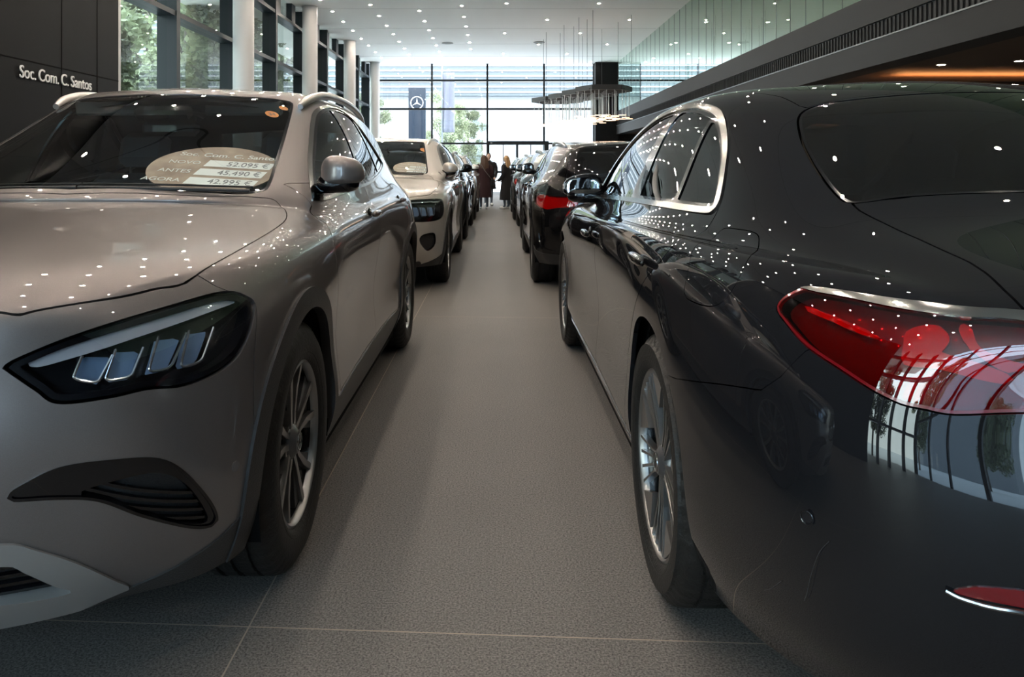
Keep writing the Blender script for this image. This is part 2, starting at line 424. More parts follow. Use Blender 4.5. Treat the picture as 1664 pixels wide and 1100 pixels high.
# glazed entrance door with its header box
yd = 34.7
def px(u, y=yd): return (u-806)*y/1265
def pz(v, y=yd): return 1.165-(v-270)*y/1265
g = G(); g.box(px(792), px(891), yd-.35, yd+.35, pz(235.5), pz(229.5)); g.box(px(792), px(795.5), yd-.3, yd+.3, 0, pz(235)); g.box(px(884), px(891), yd-.3, yd+.3, 0, pz(235))
g.box(px(838.5), px(842), yd-.05, yd+.05, 0, pz(235)); g.box(px(817), px(818.2), yd-.03, yd+.03, 0, pz(235)); g.box(px(862), px(863.2), yd-.03, yd+.03, 0, pz(235)); 
struct(g, 'door_1', M['frame_dark'])
struct(G().box(px(797), px(800), yd-.36, yd-.34, pz(233.5), pz(231.5)), 'trim_door_sensor', M['frame_light'])
o = link('window_door', [(px(795), yd, 0), (px(885), yd, 0), (px(885), yd, pz(236)), (px(795), yd, pz(236))], [(0, 1, 2, 3)], M['win_back'], smooth=False); o['kind'] = 'structure'
# facade behind the camera
fm = [XL, -4.4, -2.9, -1.4, .1]
slab('wall_front', M['panel_dark'], .1, XRW, YF-.1, YF+.1, 0, ZC)
mullion_wall('y', YF, XL, .1, fm, (3.93, 5.23, 2.2), 'front', M['win_front'], .12, .2)
# gallery: sloping-free charcoal band, slot, soffit, green glass above
g = G(); g.box(XR-.02, XR+.38, YF, YB, 2.60, 2.98); g.box(XR-.02, XR+.38, YF, YB, 3.22, 3.62); struct(g, 'wall_gallery_parapet', M['charcoal'])
slab('trim_gallery_slot', M['slot'], XR+.02, XR+.3, YF, YB, 2.97, 3.23)
g = G()
for y in np.arange(YF+.1, YB, .11): g.box(XR, XR+.03, y, y+.022, 3.0, 3.21)
struct(g, 'trim_gallery_slot_bars', M['charcoal'])
slab('trim_gallery_edge', M['frame_light'], XR-.03, XR, YF, YB, 2.965, 2.985)
slab('floor_gallery', M['brown_soffit'], XR+.38, XRW, YF, YB, 2.62, 2.95)
for i, y in enumerate(np.arange(YF, YB-.1, 2.9)):
    o = link('window_gallery_%d' % (i+1), [(XR+.05, y+.006, 3.62), (XR+.05, min(y+2.9, YB)-.006, 3.62), (XR+.05, min(y+2.9, YB)-.006, ZC), (XR+.05, y+.006, ZC)], [(0, 1, 2, 3)], M['green_glass'], smooth=False); o['kind'] = 'structure'
slab('floor_gallery_bounce', M['mezz_wall'], XR+.38, XRW, YF, YB, 2.95, 2.97)  # unseen pale layer, added to bounce light up to the gallery ceiling
slab('wall_right', M['mezz_wall'], XRW-.1, XRW, YF, YB, 2.95, ZC)
g = G()
for y in np.arange(YF, YB, .725): g.box(XR+.045, XR+.055, y-.004, y+.004, 3.62, ZC)
struct(g, 'trim_gallery_glass_seams', M['frame_light'])
slab('wall_right_lower', M['brown_soffit'], XRW-.1, XRW, YF, YB, 0, 2.62)
g = G()
for y in (8, 14, 20, 26, 32): g.box(9.0, 9.5, y, y+.5, 0, 2.62)
struct(g, 'wall_undercroft_piers', M['panel_dark'])
# warm light coves: strips lying on top of hanging beams, washing the brown soffit
for i, (x0, x1, y0, y1) in enumerate(((6.3, 12.3, 12.2, 12.7), (6.3, 12.3, 19.6, 20.1), (6.3, 12.3, 27.5, 28.0))):
    g = G(); g.box(x0, x1, y0, y1, 2.36, 2.44); g.box(x0, x1, y0, y0+.03, 2.36, 2.49); struct(g, 'trim_soffit_beam_%d' % (i+1), M['charcoal'])
    g = G(); g.box(x0+.1, x1-.1, y0+.12, y0+.30, 2.442, 2.455); o = g.out('cove_light', M['warm_light'], smooth=False)
    tag(o, ('warm light strip hidden on the nearest beam under the gallery', 'warm light strip hidden on the middle beam under the gallery', 'warm light strip hidden on the farthest beam under the gallery')[i], 'light', 'warm light coves under the gallery')

# ---------------------------------------------------------------- recessed spots
def spot_proto(name, r, m):
    g = G(); g.lathe([(r, -.004), (r+.018, -.006), (r+.020, 0), (r, 0)], 20, 'z'); ring = g.out(name, M['column'], auto=30)
    g = G(); g.cyl((0, 0, -.002), (0, 0, -.006), r*.98, 20); lens = g.out('lens', m, ring, smooth=False)
    return ring
spots = []
for x, ys in ((-4.93, np.arange(-6.6, 35, 1.67)+.0), (-3.63, np.arange(-6.6+.7, 35, 1.67)), (-2.30, np.arange(-6.6-.1, 35, 1.67)), (-1.0, np.arange(-6.6+.85, 31, 1.67)),
              (.30, np.arange(-7.7, 35, 5.0)), (1.63, np.arange(-5.2, 35.2, 5.0)), (2.95, np.arange(-7.7, 35, 5.0)), (4.25, np.arange(-5.2, 35.2, 5.0))):
    for y in ys:
        if y > -1.7: spots.append((x, float(y)))
sp0 = spot_proto('recessed_spotlight', .036, M['spot_light'])
for i, (x, y) in enumerate(spots):
    o = sp0 if i == 0 else tree(sp0, None) if False else (sp0 if i == 0 else None)
    if o is None:
        o = sp0.copy(); COL.objects.link(o); c = sp0.children[0].copy(); COL.objects.link(c); c.parent = o
    o.location = (x, y, ZC)
    row = sorted({q[0] for q in spots}).index(x); k = sorted([q[1] for q in spots if q[0] == x], reverse=True).index(y)
    on = ('first', 'second', 'third', 'fourth', 'fifth', 'sixth', 'seventh', 'eighth', 'ninth')
    if y > 21.5: tag(o, 'small lit ceiling spotlight, %s from the back windows, %s row from the left' % (on[k], on[row]), 'spotlight', 'recessed spotlights in the white ceiling')
    else: tag(o, 'small lit ceiling spotlight above the near cars, seen mirrored in their paint', 'spotlight', 'ceiling spotlights mirrored in the cars')
mz = []
s2 = spot_proto('gallery_spotlight', .05, M['spot_small'])
for x in (6.8, 8.8, 10.8):
    for y in np.arange(4.2, 34, 4.2): mz.append((x, y))
for i, (x, y) in enumerate(mz):
    o = s2 if i == 0 else s2.copy()
    if i: COL.objects.link(o); c = s2.children[0].copy(); COL.objects.link(c); c.parent = o
    o.location = (x, y, ZC); tag(o, 'round ceiling spotlight behind the green gallery glass', 'spotlight', 'spotlights on the gallery ceiling')
s3 = spot_proto('soffit_spotlight', .05, M['spot_small'])
for i, (x, y) in enumerate([(6.38, 11.15), (7.23, 10.76), (7.2, 17.5), (8.4, 19.5), (7.0, 22.5), (6.6, 27.0), (7.6, 29.5), (6.6, 31.0)]):
    o = s3 if i == 0 else s3.copy()
    if i: COL.objects.link(o); c = s3.children[0].copy(); COL.objects.link(c); c.parent = o
    o.location = (x, y, 2.62); tag(o, 'round spotlight in the brown soffit under the gallery', 'spotlight', 'spotlights under the gallery')
for i, (u, v) in enumerate(((727, 69.5), (876, 68.5))):
    y = 4.665*1265/(270-v); x = (u-806)*y/1265
    g = G(); g.lathe([(.20, 0), (.22, -.02), (.15, -.025), (.14, -.01), (.05, -.012), (.0, -.012)], 32, 'z'); o = g.out('ceiling_vent', M['ceil_seam'], auto=40, loc=(x, y, ZC))
    tag(o, ('left one of two round vent rings in the white ceiling', 'right one of two round vent rings in the white ceiling')[i], 'vent', 'round ceiling vents')

# ---------------------------------------------------------------- pendant chandelier
random.seed(4)
CH = empty('chandelier', (0, 0, 0)); tag(CH, 'hanging chandelier of thin rods with glowing discs under dark stepped frames', 'chandelier')
def hexagon(cx, cy, r): return [(cx+r*math.cos(math.pi/3*k), cy+r*math.sin(math.pi/3*k)) for k in range(6)]
hexes = [(2.20, 27.9, .90, 3.45), (2.70, 26.5, .90, 3.452), (3.05, 25.2, .90, 3.454), (3.32, 24.0, .85, 3.456)]
nr = 0
for cx, cy, r, z in hexes:
    g = G(); P = hexagon(cx, cy, r)
    for i in range(6):
        a, b = Vector((*P[i], z)), Vector((*P[(i+1) % 6], z)); d = (b-a).normalized(); nrm = Vector((-d.y, d.x, 0))*.03
        g.add([a-nrm, b-nrm, b+nrm, a+nrm, a-nrm+Vector((0, 0, .15)), b-nrm+Vector((0, 0, .15)), b+nrm+Vector((0, 0, .15)), a+nrm+Vector((0, 0, .15))], [(0,3,2,1),(4,5,6,7),(0,1,5,4),(1,2,6,5),(2,3,7,6),(3,0,4,7)])
    for t in np.linspace(-.75, .75, 6):
        w = r*(1-abs(t)*.5); g.box(cx-w, cx+w, cy+t*r-.015, cy+t*r+.015, z+.01, z+.05)
    fr = g.out('frame', M['slot'], CH, smooth=False)
    for k in (0, 2, 4):
        g = G(); g.cyl((P[k][0], P[k][1], z+.1), (P[k][0], P[k][1], ZC), .006, 6); g.out('suspension_cable', M['slot'], CH)
    for ty in np.linspace(-.8, .8, 5):
        w = r*(1-abs(ty)*.5)
        for tx in np.linspace(-1, 1, 5):
            x = cx+tx*w*.92; y = cy+ty*r*.95; zb = z-.80+random.uniform(-.05, .05)
            g = G(); g.cyl((x, y, zb), (x, y, z+.02), .008, 6); p = g.out('pendant_rod', M['satin'], CH)
            g = G(); g.cyl((x, y, zb-.012), (x, y, zb+.006), .115, 20); g.out('glowing_disc', M['pendant_light'], p, smooth=False)

# ---------------------------------------------------------------- lettering and street outside
def text(body, size, m, parent=None, name='lettering', extrude=.002, align='LEFT', off=0.0):
    c = bpy.data.curves.new(name, 'FONT'); c.body = body; c.size = size; c.extrude = extrude; c.align_x = align; c.offset = off
    t = bpy.data.objects.new(name, c); COL.objects.link(t)
    dg = bpy.context.evaluated_depsgraph_get(); dg.update(); me = bpy.data.meshes.new_from_object(t.evaluated_get(dg)); bpy.data.objects.remove(t); bpy.data.curves.remove(c)
    me.name = name; me.materials.clear(); me.materials.append(m); o = bpy.data.objects.new(name, me); COL.objects.link(o); o.parent = parent; return o
t = empty('wall_lettering', (-5.185, 8.47, 2.135)); t.rotation_euler = (math.pi/2, 0, math.pi/2); t.scale = (.90, .96, 1)
cx = 0.0
for wd in ('Soc.', 'Com.', 'C.', 'Santos'):
    q = text(wd, .205, M['white_letters'], t, 'word', .006); q.location = (cx, 0, 0)
    cx += max(v.co.x for v in q.data.vertices)+.058
tag(t, 'white raised letters reading Soc. Com. C. Santos on the dark wall', 'lettering')

def make_tree(name, h, r, nl, seed, m):
    random.seed(seed); root = empty(name)
    g = G(); g.tube([(0, 0, -.06), (.05, 0, h*.25), (0, .05, h*.5), (.1, 0, h*.8)], [.17, .14, .10, .04], 8)
    for k in range(7):
        a = random.uniform(0, 6.28); z = h*random.uniform(.3, .6); L = r*random.uniform(.5, .8)
        g.tube([(0, 0, z), (L*.5*math.cos(a), L*.5*math.sin(a), z+h*.10), (L*math.cos(a), L*math.sin(a), z+h*.22)], [.06, .04, .015], 5)
    g.out('trunk', M['bark'], root)
    cl = []
    for k in range(34):
        a = random.uniform(0, 6.28); q = random.random()**.6; z = h*random.uniform(.22, .97); rr = r*(1-abs((z/h-.55)/.6)**2)**.5 if abs((z/h-.55)/.6) < 1 else .2*r
        cl.append((q*rr*math.cos(a), q*rr*math.sin(a), z, r*random.uniform(.25, .42)))
    V = []; F = []
    for k in range(nl):
        c = random.choice(cl); d = Vector((random.gauss(0, 1), random.gauss(0, 1), random.gauss(0, 1))).normalized()*c[3]*random.uniform(.5, 1.05)
        p = Vector(c[:3])+d; s = random.uniform(.06, .13)
        u = Vector((random.gauss(0, 1), random.gauss(0, 1), random.gauss(0, 1))).normalized()*s; w = u.orthogonal().normalized()*s*.6
        n = len(V); V += [p-u, p+w, p+u, p-w]; F.append((n, n+1, n+2, n+3))
    link('foliage', V, F, m, root, smooth=False)
    return root
protos = [make_tree('street_tree', 9.5, 1.9, 15000, 1, M['leaf_a']), make_tree('street_tree', 8.5, 1.8, 15000, 2, M['leaf_b'])]
TREES = [(-9.3, 13.4, 0, 'bushy green tree outside the nearest left windows'), (-9.6, 18.4, 1, 'pale green tree outside, behind the widest white column'),
         (-9.3, 23.6, 0, 'green tree outside the left windows between the first two columns'), (-9.7, 28.8, 1, 'green tree outside the left windows beyond the second column'),
         (-9.4, 34.0, 0, 'tree outside the left windows beyond the third column'), (-14.5, 21.0, 0, 'taller tree in the second row outside, seen between the first two white columns'), (-14.5, 15.8, 1, 'tree in the second row outside the nearest left windows'), (-14.7, 27.0, 1, 'tree in the second row outside, beyond the second white column'), (-14.6, 32.5, 0, 'tree in the second row outside, beyond the third white column'),
         (-7.4, 45.0, 1, 'olive green tree outside the back windows, left of the dark pylon'), (-3.3, 50.0, 0, 'green tree outside the back windows, right of the dark pylon'),
         (-2.0, 56.0, 1, 'small pale tree outside the back windows, left of the entrance'), (-9.5, -14.0, 0, 'tree outside the front windows'), (3.0, -17.0, 1, 'tree outside the front windows on the right'), (-4.0, -20.0, 0, 'tree outside the front windows in the middle'),
         (-9.8, 2.0, 1, 'tree outside the near left windows'), (-9.9, -4.0, 0, 'tree outside the left windows by the front corner')]
used = set()
for x, y, k, lb in TREES:
    if k not in used: o = protos[k]; used.add(k)
    else:
        o = protos[k].copy(); COL.objects.link(o)
        for c in protos[k].children: d = c.copy(); COL.objects.link(d); d.parent = o
    o.location = (x, y, 0); s = .62 if y > 40 else (.85 if y < 0 else 1.0); o.scale = (s*1.05, s*1.05, s); o.rotation_euler = (0, 0, x*7+y)
    tag(o, lb, 'tree', 'trees outside the hall')
# pylon
y = 42.0
P = empty('sign_pylon', (px(678, y), y, 0)); tag(P, 'tall dark blue sign pylon with a white three-pointed star outside the back windows', 'sign')
g = G(); g.box(-.46, .46, -.15, .15, -.06, pz(143, y)); g.out('pylon_panel', M['pylon'], P, smooth=False)
star_y = Matrix.Translation((0, -.17, pz(167.5, y))) @ Matrix.Rotation(math.pi/2, 4, 'X')
# banner on a pole
y = 41.0
Bn = empty('flag_banner', (px(729, y), y, 0)); tag(Bn, 'pale grey hanging banner on a pole outside the back windows', 'banner')
g = G(); g.cyl((-.34, 0, -.06), (-.34, 0, 6.6), .04, 10); g.out('pole', M['frame_light'], Bn)
n = 14; V = []; F = []
for i in range(n+1):
    for j in range(9): V.append((-.30+.62*j/8, .05*math.sin(j*1.4+i*.2), pz(118, y)-(pz(118, y)-pz(215, y))*i/n))
for i in range(n):
    for j in range(8): F.append((i*9+j, i*9+j+1, (i+1)*9+j+1, (i+1)*9+j))
M['banner'] = mat('grey_banner_cloth', (.14, .145, .18), .8); o = link('banner_cloth', V, F, M['banner'], Bn)
md = o.modifiers.new('t', 'SOLIDIFY'); md.thickness = .006
# buildings across the street
Bd = empty('office_building', (0, 62, 0)); tag(Bd, 'pale office building with louvred upper floors across the street', 'building')
g = G(); g.box(-30, 30, 0, 8, -.1, 6.7); g.out('ground_floor', M['facade_white'], Bd, smooth=False)
g = G(); g.box(-30, 30, -1, 8, 6.7, 16); up = g.out('upper_floors', M['facade_grey'], Bd, smooth=False)
g = G()
for z in np.arange(6.9, 16, .42): g.box(-30, 30, -1.12, -1.0, z, z+.12)
g.out('louvres', M['facade_white'], Bd, smooth=False)
Bf = empty('street_building', (0, -34, 0)); tag(Bf, 'pale building across the street outside the front windows', 'building')
g = G(); g.box(-24, -4, -6, 0, -.1, 9); g.out('facade', M['facade_white'], Bf, smooth=False)

# ---------------------------------------------------------------- car body surfaces
def spl(P, u):
    n = len(P); i = min(int(math.floor(u)), n-2); t = u-i
    p1 = P[i]; p2 = P[i+1]
    p0 = P[i-1] if i > 0 else 2*p1-p2
    p3 = P[i+2] if i+2 < n else 2*p2-p1
    return 0.5*((2*p1)+(-p0+p2)*t+(2*p0-5*p1+4*p2-p3)*t*t+(-p0+3*p1-3*p2+p3)*t**3)

def build_surface(spec, level=4, warp=None):
    """cage -> Catmull-Clark -> half body (x>=0). vertices are (x, s, z)."""
    rows = [np.array([(x, s, z) for s, x, z in r], float) for r in spec['rows']]
    lanes = spec['lanes']; NL = 5
    nst = len(lanes)+2
    top = rows[-1]; K = len(top)-1
    st_u = [3.0]
    for L in lanes:
        tgt = L[0]
        us = np.linspace(3, K-3, 2000); ss = np.array([spl(top, u)[1] for u in us])
        st_u.append(float(us[np.argmin(abs(ss-tgt))]))
    st_u.append(K-3.0)
    colu = [3.0*i/NL for i in range(NL)]+st_u+[K-3+3.0*(i+1)/NL for i in range(NL)]
    V = []; idx = {}
    def add(p):
        V.append(tuple(p)); return len(V)-1
    for r, row in enumerate(rows):
        for c, u in enumerate(colu):
            p = spl(row, u)
            if c in (0, len(colu)-1): p[0] = 0
            idx['b', r, c] = add(p)
    R = len(rows)-1; C0 = NL
    for i, L in enumerate(lanes):
        idx['t', i+1, 0] = idx['b', R, C0+i+1]
        for k in range(1, NL+1):
            s, x, z = L[k]; idx['t', i+1, k] = add((x, s, z))
    for k in range(NL+1):
        idx['t', 0, k] = idx['b', R, C0-k]
        idx['t', nst-1, k] = idx['b', R, C0+nst-1+k]
    F = []
    for r in range(R):
        for c in range(len(colu)-1):
            F.append((idx['b', r, c], idx['b', r, c+1], idx['b', r+1, c+1], idx['b', r+1, c]))
    for i in range(nst-1):
        for k in range(NL):
            F.append((idx['t', i, k], idx['t', i+1, k], idx['t', i+1, k+1], idx['t', i, k+1]))
    V = np.array(V)
    n = len(V); mir = {}; V2 = list(map(tuple, V))
    for i in range(n):
        if V[i, 0] < 1e-6: mir[i] = i
        else:
            mir[i] = len(V2); V2.append((-V[i, 0], V[i, 1], V[i, 2]))
    F2 = F+[tuple(mir[v] for v in reversed(f)) for f in F]
    T = np.array(V2)
    me = bpy.data.meshes.new('cage'); me.from_pydata(T.tolist(), [], F2)
    ob = bpy.data.objects.new('cage', me); bpy.context.scene.collection.objects.link(ob)
    cr = spec.get('crease', {})
    if cr:
        att = me.attributes.new('crease_edge', 'FLOAT', 'EDGE')
        ec = {}
        for (kind, a, b), w in cr.items():
            # ('row', r, -) whole belt row
            if kind == 'row':
                for c in range(len(colu)-1):
                    e = (idx['b', a, c], idx['b', a, c+1])
                    ec[frozenset(e)] = w; ec[frozenset((mir[e[0]], mir[e[1]]))] = w
            if kind == 'lane':
                for i in range(b[0], b[1]):
                    e = (idx['t', i, a], idx['t', i+1, a])
                    ec[frozenset(e)] = w; ec[frozenset((mir[e[0]], mir[e[1]]))] = w
            if kind == 'station':
                for k in range(b[0], b[1]):
                    e = (idx['t', a, k], idx['t', a, k+1])
                    ec[frozenset(e)] = w; ec[frozenset((mir[e[0]], mir[e[1]]))] = w
        for e in me.edges:
            k = frozenset(e.vertices)
            if k in ec: att.data[e.index].value = ec[k]
    md = ob.modifiers.new('s', 'SUBSURF'); md.levels = 1; md.render_levels = 1
    Cg = T.copy()
    for it in range(6):
        me.vertices.foreach_set('co', Cg.ravel()); me.update()
        dg = bpy.context.evaluated_depsgraph_get(); dg.update()
        em = ob.evaluated_get(dg).to_mesh()
        co = np.empty(len(em.vertices)*3); em.vertices.foreach_get('co', co)
        L = co.reshape(-1, 3)[:len(T)]
        Cg = Cg+0.7*(T-L)*spec.get('fit', 1.0)
        ob.evaluated_get(dg).to_mesh_clear()
    me.vertices.foreach_set('co', Cg.ravel()); me.update()
    md.levels = level
    dg = bpy.context.evaluated_depsgraph_get(); dg.update()
    em = bpy.data.meshes.new_from_object(ob.evaluated_get(dg))
    co = np.empty(len(em.vertices)*3); em.vertices.foreach_get('co', co); co = co.reshape(-1, 3)
    if warp is not None:
        co = warp(co); em.vertices.foreach_set('co', co.ravel()); em.update()
    nn = np.empty(len(em.vertices)*3); em.vertices.foreach_get('vector', nn) if False else None
    nn = np.array([v.normal[:] for v in em.vertices])
    faces = [tuple(p.vertices) for p in em.polygons]
    bpy.data.objects.remove(ob); bpy.data.meshes.remove(me)
    keep = [f for f in faces if sum(co[v, 0] for v in f) > 0]
    used = sorted({v for f in keep for v in f}); rm = {v: i for i, v in enumerate(used)}
    bpy.data.meshes.remove(em)
    Vh = co[used]; Nh = nn[used]
    Vh[Vh[:, 0] < 1e-5, 0] = 0
    z = Vh[:, 0] == 0; Nh[z, 0] = 0; Nh /= np.linalg.norm(Nh, axis=1)[:, None]
    fs = [tuple(rm[v] for v in f) for f in keep]
    # outward orientation: the roof centre normal must point up
    c = np.argmax(Vh[:, 2]); 
    if Nh[c, 2] < 0: Nh = -Nh; fs = [tuple(reversed(f)) for f in fs]
    return Shell(Vh, Nh, fs)

class Shell:
    """vertices, normals and faces that can be cut exactly along implicit contours"""
    def __init__(self, V, N, F):
        self.V = [tuple(v) for v in V]; self.N = [tuple(v) for v in N]; self.F = F
        self.cache()
    def cache(self):
        self.Va = np.array(self.V); self.Na = np.array(self.N)
    def copy(self): 
        s = Shell.__new__(Shell); s.V = list(self.V); s.N = list(self.N); s.F = list(self.F); s.cache(); return s
    def cut(self, faces, fun, level=0.0):
        """split the list of faces along fun == level; returns (inside fun<level, outside)"""
        if len(self.V) != len(self.Va): self.cache()
        used = np.unique(np.array([v for f in faces for v in f], int)) if faces else np.array([], int)
        f = np.full(len(self.V), 1.0)
        if len(used): f[used] = fun(self.Va[used], self.Na[used])-level
        f[np.abs(f) < 1e-6] = 1e-6
        sg = f < 0
        ins, out = [], []; ec = {}
        V, N = self.V, self.N
        for fc in faces:
            k = [sg[v] for v in fc]
            if all(k): ins.append(fc); continue
            if not any(k): out.append(fc); continue
            a, b = [], []
            n = len(fc)
            for i in range(n):
                p, q = fc[i], fc[(i+1) % n]
                (a if sg[p] else b).append(p)
                if sg[p] != sg[q]:
                    e = (p, q) if p < q else (q, p)
                    if e not in ec:
                        fp, fq = f[e[0]], f[e[1]]; t = fp/(fp-fq); t = min(max(t, .002), .998)
                        A, B = V[e[0]], V[e[1]]
                        V.append((A[0]+(B[0]-A[0])*t, A[1]+(B[1]-A[1])*t, A[2]+(B[2]-A[2])*t))
                        A, B = N[e[0]], N[e[1]]
                        m = (A[0]+(B[0]-A[0])*t, A[1]+(B[1]-A[1])*t, A[2]+(B[2]-A[2])*t)
                        l = math.sqrt(m[0]**2+m[1]**2+m[2]**2) or 1
                        N.append((m[0]/l, m[1]/l, m[2]/l)); ec[e] = len(V)-1
                    a.append(ec[e]); b.append(ec[e])
            if len(a) > 2: ins.append(tuple(a))
            if len(b) > 2: out.append(tuple(b))
        self.cache()
        return ins, out

def smooth_poly(P, n=2, closed=True):
    P = [np.array(p, float) for p in P]
    for _ in range(n):
        Q = []
        m = len(P)
        for i in range(m if closed else m-1):
            a, b = P[i], P[(i+1) % m]
            Q += [a*.75+b*.25, a*.25+b*.75]
        if not closed: Q = [P[0]]+Q+[P[-1]]
        P = Q
    return np.array(P)

def cr_poly(P, n=6, closed=True):
    """Catmull-Rom through the given points (a point given twice is a sharp corner)"""
    P = [np.array(p[:2], float) for p in P]; m = len(P); out = []
    for i in range(m if closed else m-1):
        p1, p2 = P[i], P[(i+1) % m]
        if np.allclose(p1, p2): continue
        p0 = P[(i-1) % m] if closed or i > 0 else p1
        p3 = P[(i+2) % m] if closed or i+2 < m else p2
        if np.allclose(p0, p1): p0 = 2*p1-p2 if False else p1
        for k in range(n):
            t = k/n
            out.append(0.5*((2*p1)+(-p0+p2)*t+(2*p0-5*p1+4*p2-p3)*t*t+(-p0+3*p1-3*p2+p3)*t**3))
    if not closed: out.append(P[-1])
    return np.array(out)

def sd_poly(pts, poly):
    """signed distance of 2D points to a closed polygon, negative inside"""
    a = poly; b = np.roll(poly, -1, axis=0)
    best = np.full(len(pts), 1e9); ins = np.zeros(len(pts), bool)
    for i in range(len(a)):
        e = b[i]-a[i]; l = e@e
        if l < 1e-14: continue
        w = pts-a[i]; t = np.clip((w@e)/l, 0, 1)[:, None]
        d = w-t*e; best = np.minimum(best, (d*d).sum(1))
        c = (a[i, 1] > pts[:, 1]) != (b[i, 1] > pts[:, 1])
        with np.errstate(divide='ignore', invalid='ignore'):
            xi = (b[i, 0]-a[i, 0])*(pts[:, 1]-a[i, 1])/(b[i, 1]-a[i, 1])+a[i, 0]
        ins ^= c & (pts[:, 0] < xi)
    d = np.sqrt(best); d[ins] *= -1
    return d

def proj_fun(poly, ax, gate=None):
    """ax: 'side' (s,z), 'front' (x,z), 'top' (s,x) or a (u-vector, v-vector) basis; gate(V,N)->bool"""
    poly = np.array(poly, float)
    lo = poly.min(0)-.12; hi = poly.max(0)+.12
    def uv(V):
        if ax == 'side': return V[:, [1, 2]]
        if ax == 'front': return V[:, [0, 2]]
        if ax == 'top': return V[:, [1, 0]]
        return np.stack([V@np.array(ax[0]), V@np.array(ax[1])], 1)
    def fun(V, N):
        p = uv(V); out = np.full(len(V), .5)
        m = (p >= lo).all(1) & (p <= hi).all(1)
        if gate is not None: m &= gate(V, N)
        if m.any(): out[m] = sd_poly(p[m], poly)
        return out
    return fun

SUV = {'rows': [
 [(-.74,0,.21),(-.725,.28,.21),(-.67,.50,.215),(-.57,.69,.225),(-.42,.84,.23),(0,.86,.24),(.42,.86,.20),(.95,.86,.195),(1.45,.86,.195),(1.95,.86,.20),(2.3,.86,.21),(2.73,.87,.24),(3.06,.86,.24),(3.28,.72,.24),(3.36,.50,.25),(3.39,.27,.25),(3.40,0,.25)],
 [(-.83,0,.34),(-.81,.28,.34),(-.745,.52,.34),(-.62,.74,.345),(-.42,.875,.35),(0,.91,.36),(.42,.905,.34),(.95,.89,.32),(1.45,.885,.32),(1.95,.89,.33),(2.3,.905,.34),(2.73,.925,.36),(3.08,.905,.36),(3.35,.79,.35),(3.46,.53,.35),(3.50,.28,.35),(3.51,0,.35)],
 [(-.865,0,.50),(-.845,.28,.50),(-.775,.54,.50),(-.64,.765,.50),(-.40,.888,.51),(0,.915,.52),(.42,.895,.51),(.95,.875,.50),(1.45,.872,.50),(1.95,.88,.50),(2.3,.90,.52),(2.73,.925,.54),(3.1,.905,.54),(3.39,.80,.52),(3.50,.54,.51),(3.54,.28,.50),(3.55,0,.50)],
 [(-.870,0,.65),(-.850,.28,.65),(-.78,.54,.65),(-.64,.76,.65),(-.39,.885,.66),(0,.917,.67),(.42,.905,.66),(.95,.885,.66),(1.45,.882,.67),(1.95,.89,.68),(2.3,.91,.69),(2.73,.93,.70),(3.1,.915,.70),(3.39,.80,.70),(3.50,.54,.70),(3.54,.28,.70),(3.55,0,.70)],
 [(-.855,0,.78),(-.835,.28,.78),(-.76,.53,.775),(-.62,.74,.77),(-.38,.872,.79),(0,.912,.80),(.42,.915,.81),(.95,.905,.82),(1.45,.905,.83),(1.95,.91,.84),(2.3,.918,.85),(2.73,.925,.855),(3.08,.895,.86),(3.37,.77,.86),(3.48,.53,.86),(3.52,.28,.86),(3.53,0,.86)],
 [(-.82,0,.885),(-.80,.28,.885),(-.73,.52,.88),(-.60,.69,.875),(-.36,.825,.895),(0,.875,.915),(.42,.89,.93),(.95,.888,.94),(1.45,.89,.95),(1.95,.895,.96),(2.3,.90,.965),(2.73,.895,.97),(3.05,.86,.97),(3.33,.74,.98),(3.44,.52,.985),(3.49,.28,.985),(3.50,0,.985)]],
 'lanes': [
 [-.36,(-.42,.745,.925),(-.50,.58,.940),(-.57,.40,.945),(-.62,.20,.955),(-.63,0,.955)],
 [0,(-.02,.80,.96),(-.05,.62,.980),(-.08,.42,.99),(-.10,.20,1.0),(-.10,0,1.0)],
 [.42,(.40,.81,.98),(.38,.68,1.025),(.36,.46,1.04),(.33,.22,1.05),(.32,0,1.05)],
 [.62,(.61,.84,.975),(.58,.785,1.01),(.52,.70,1.05),(.40,.40,1.075),(.36,0,1.085)],
 [.92,(.93,.835,1.0),(.94,.765,1.13),(.97,.625,1.275),(.84,.36,1.31),(.79,0,1.325)],
 [1.25,(1.26,.84,1.01),(1.33,.75,1.27),(1.42,.575,1.512),(1.31,.33,1.55),(1.27,0,1.565)],
 [1.6,(1.6,.845,1.02),(1.65,.755,1.29),(1.7,.60,1.54),(1.7,.34,1.585),(1.7,0,1.60)],
 [1.95,(1.95,.845,1.03),(2.0,.755,1.30),(2.05,.605,1.545),(2.05,.34,1.59),(2.05,0,1.605)],
 [2.35,(2.35,.84,1.04),(2.4,.745,1.29),(2.45,.60,1.53),(2.45,.34,1.575),(2.45,0,1.59)],
 [2.73,(2.73,.83,1.05),(2.78,.725,1.28),(2.83,.58,1.50),(2.85,.33,1.545),(2.86,0,1.56)],
 [3.03,(3.03,.80,1.06),(3.06,.69,1.25),(3.11,.545,1.46),(3.18,.32,1.51),(3.21,0,1.525)],
 [3.17,(3.17,.765,1.06),(3.21,.67,1.19),(3.26,.55,1.34),(3.33,.31,1.37),(3.36,0,1.38)],
 [3.26,(3.27,.735,1.05),(3.32,.635,1.11),(3.37,.55,1.17),(3.44,.29,1.18),(3.47,0,1.18)],
 ],
}
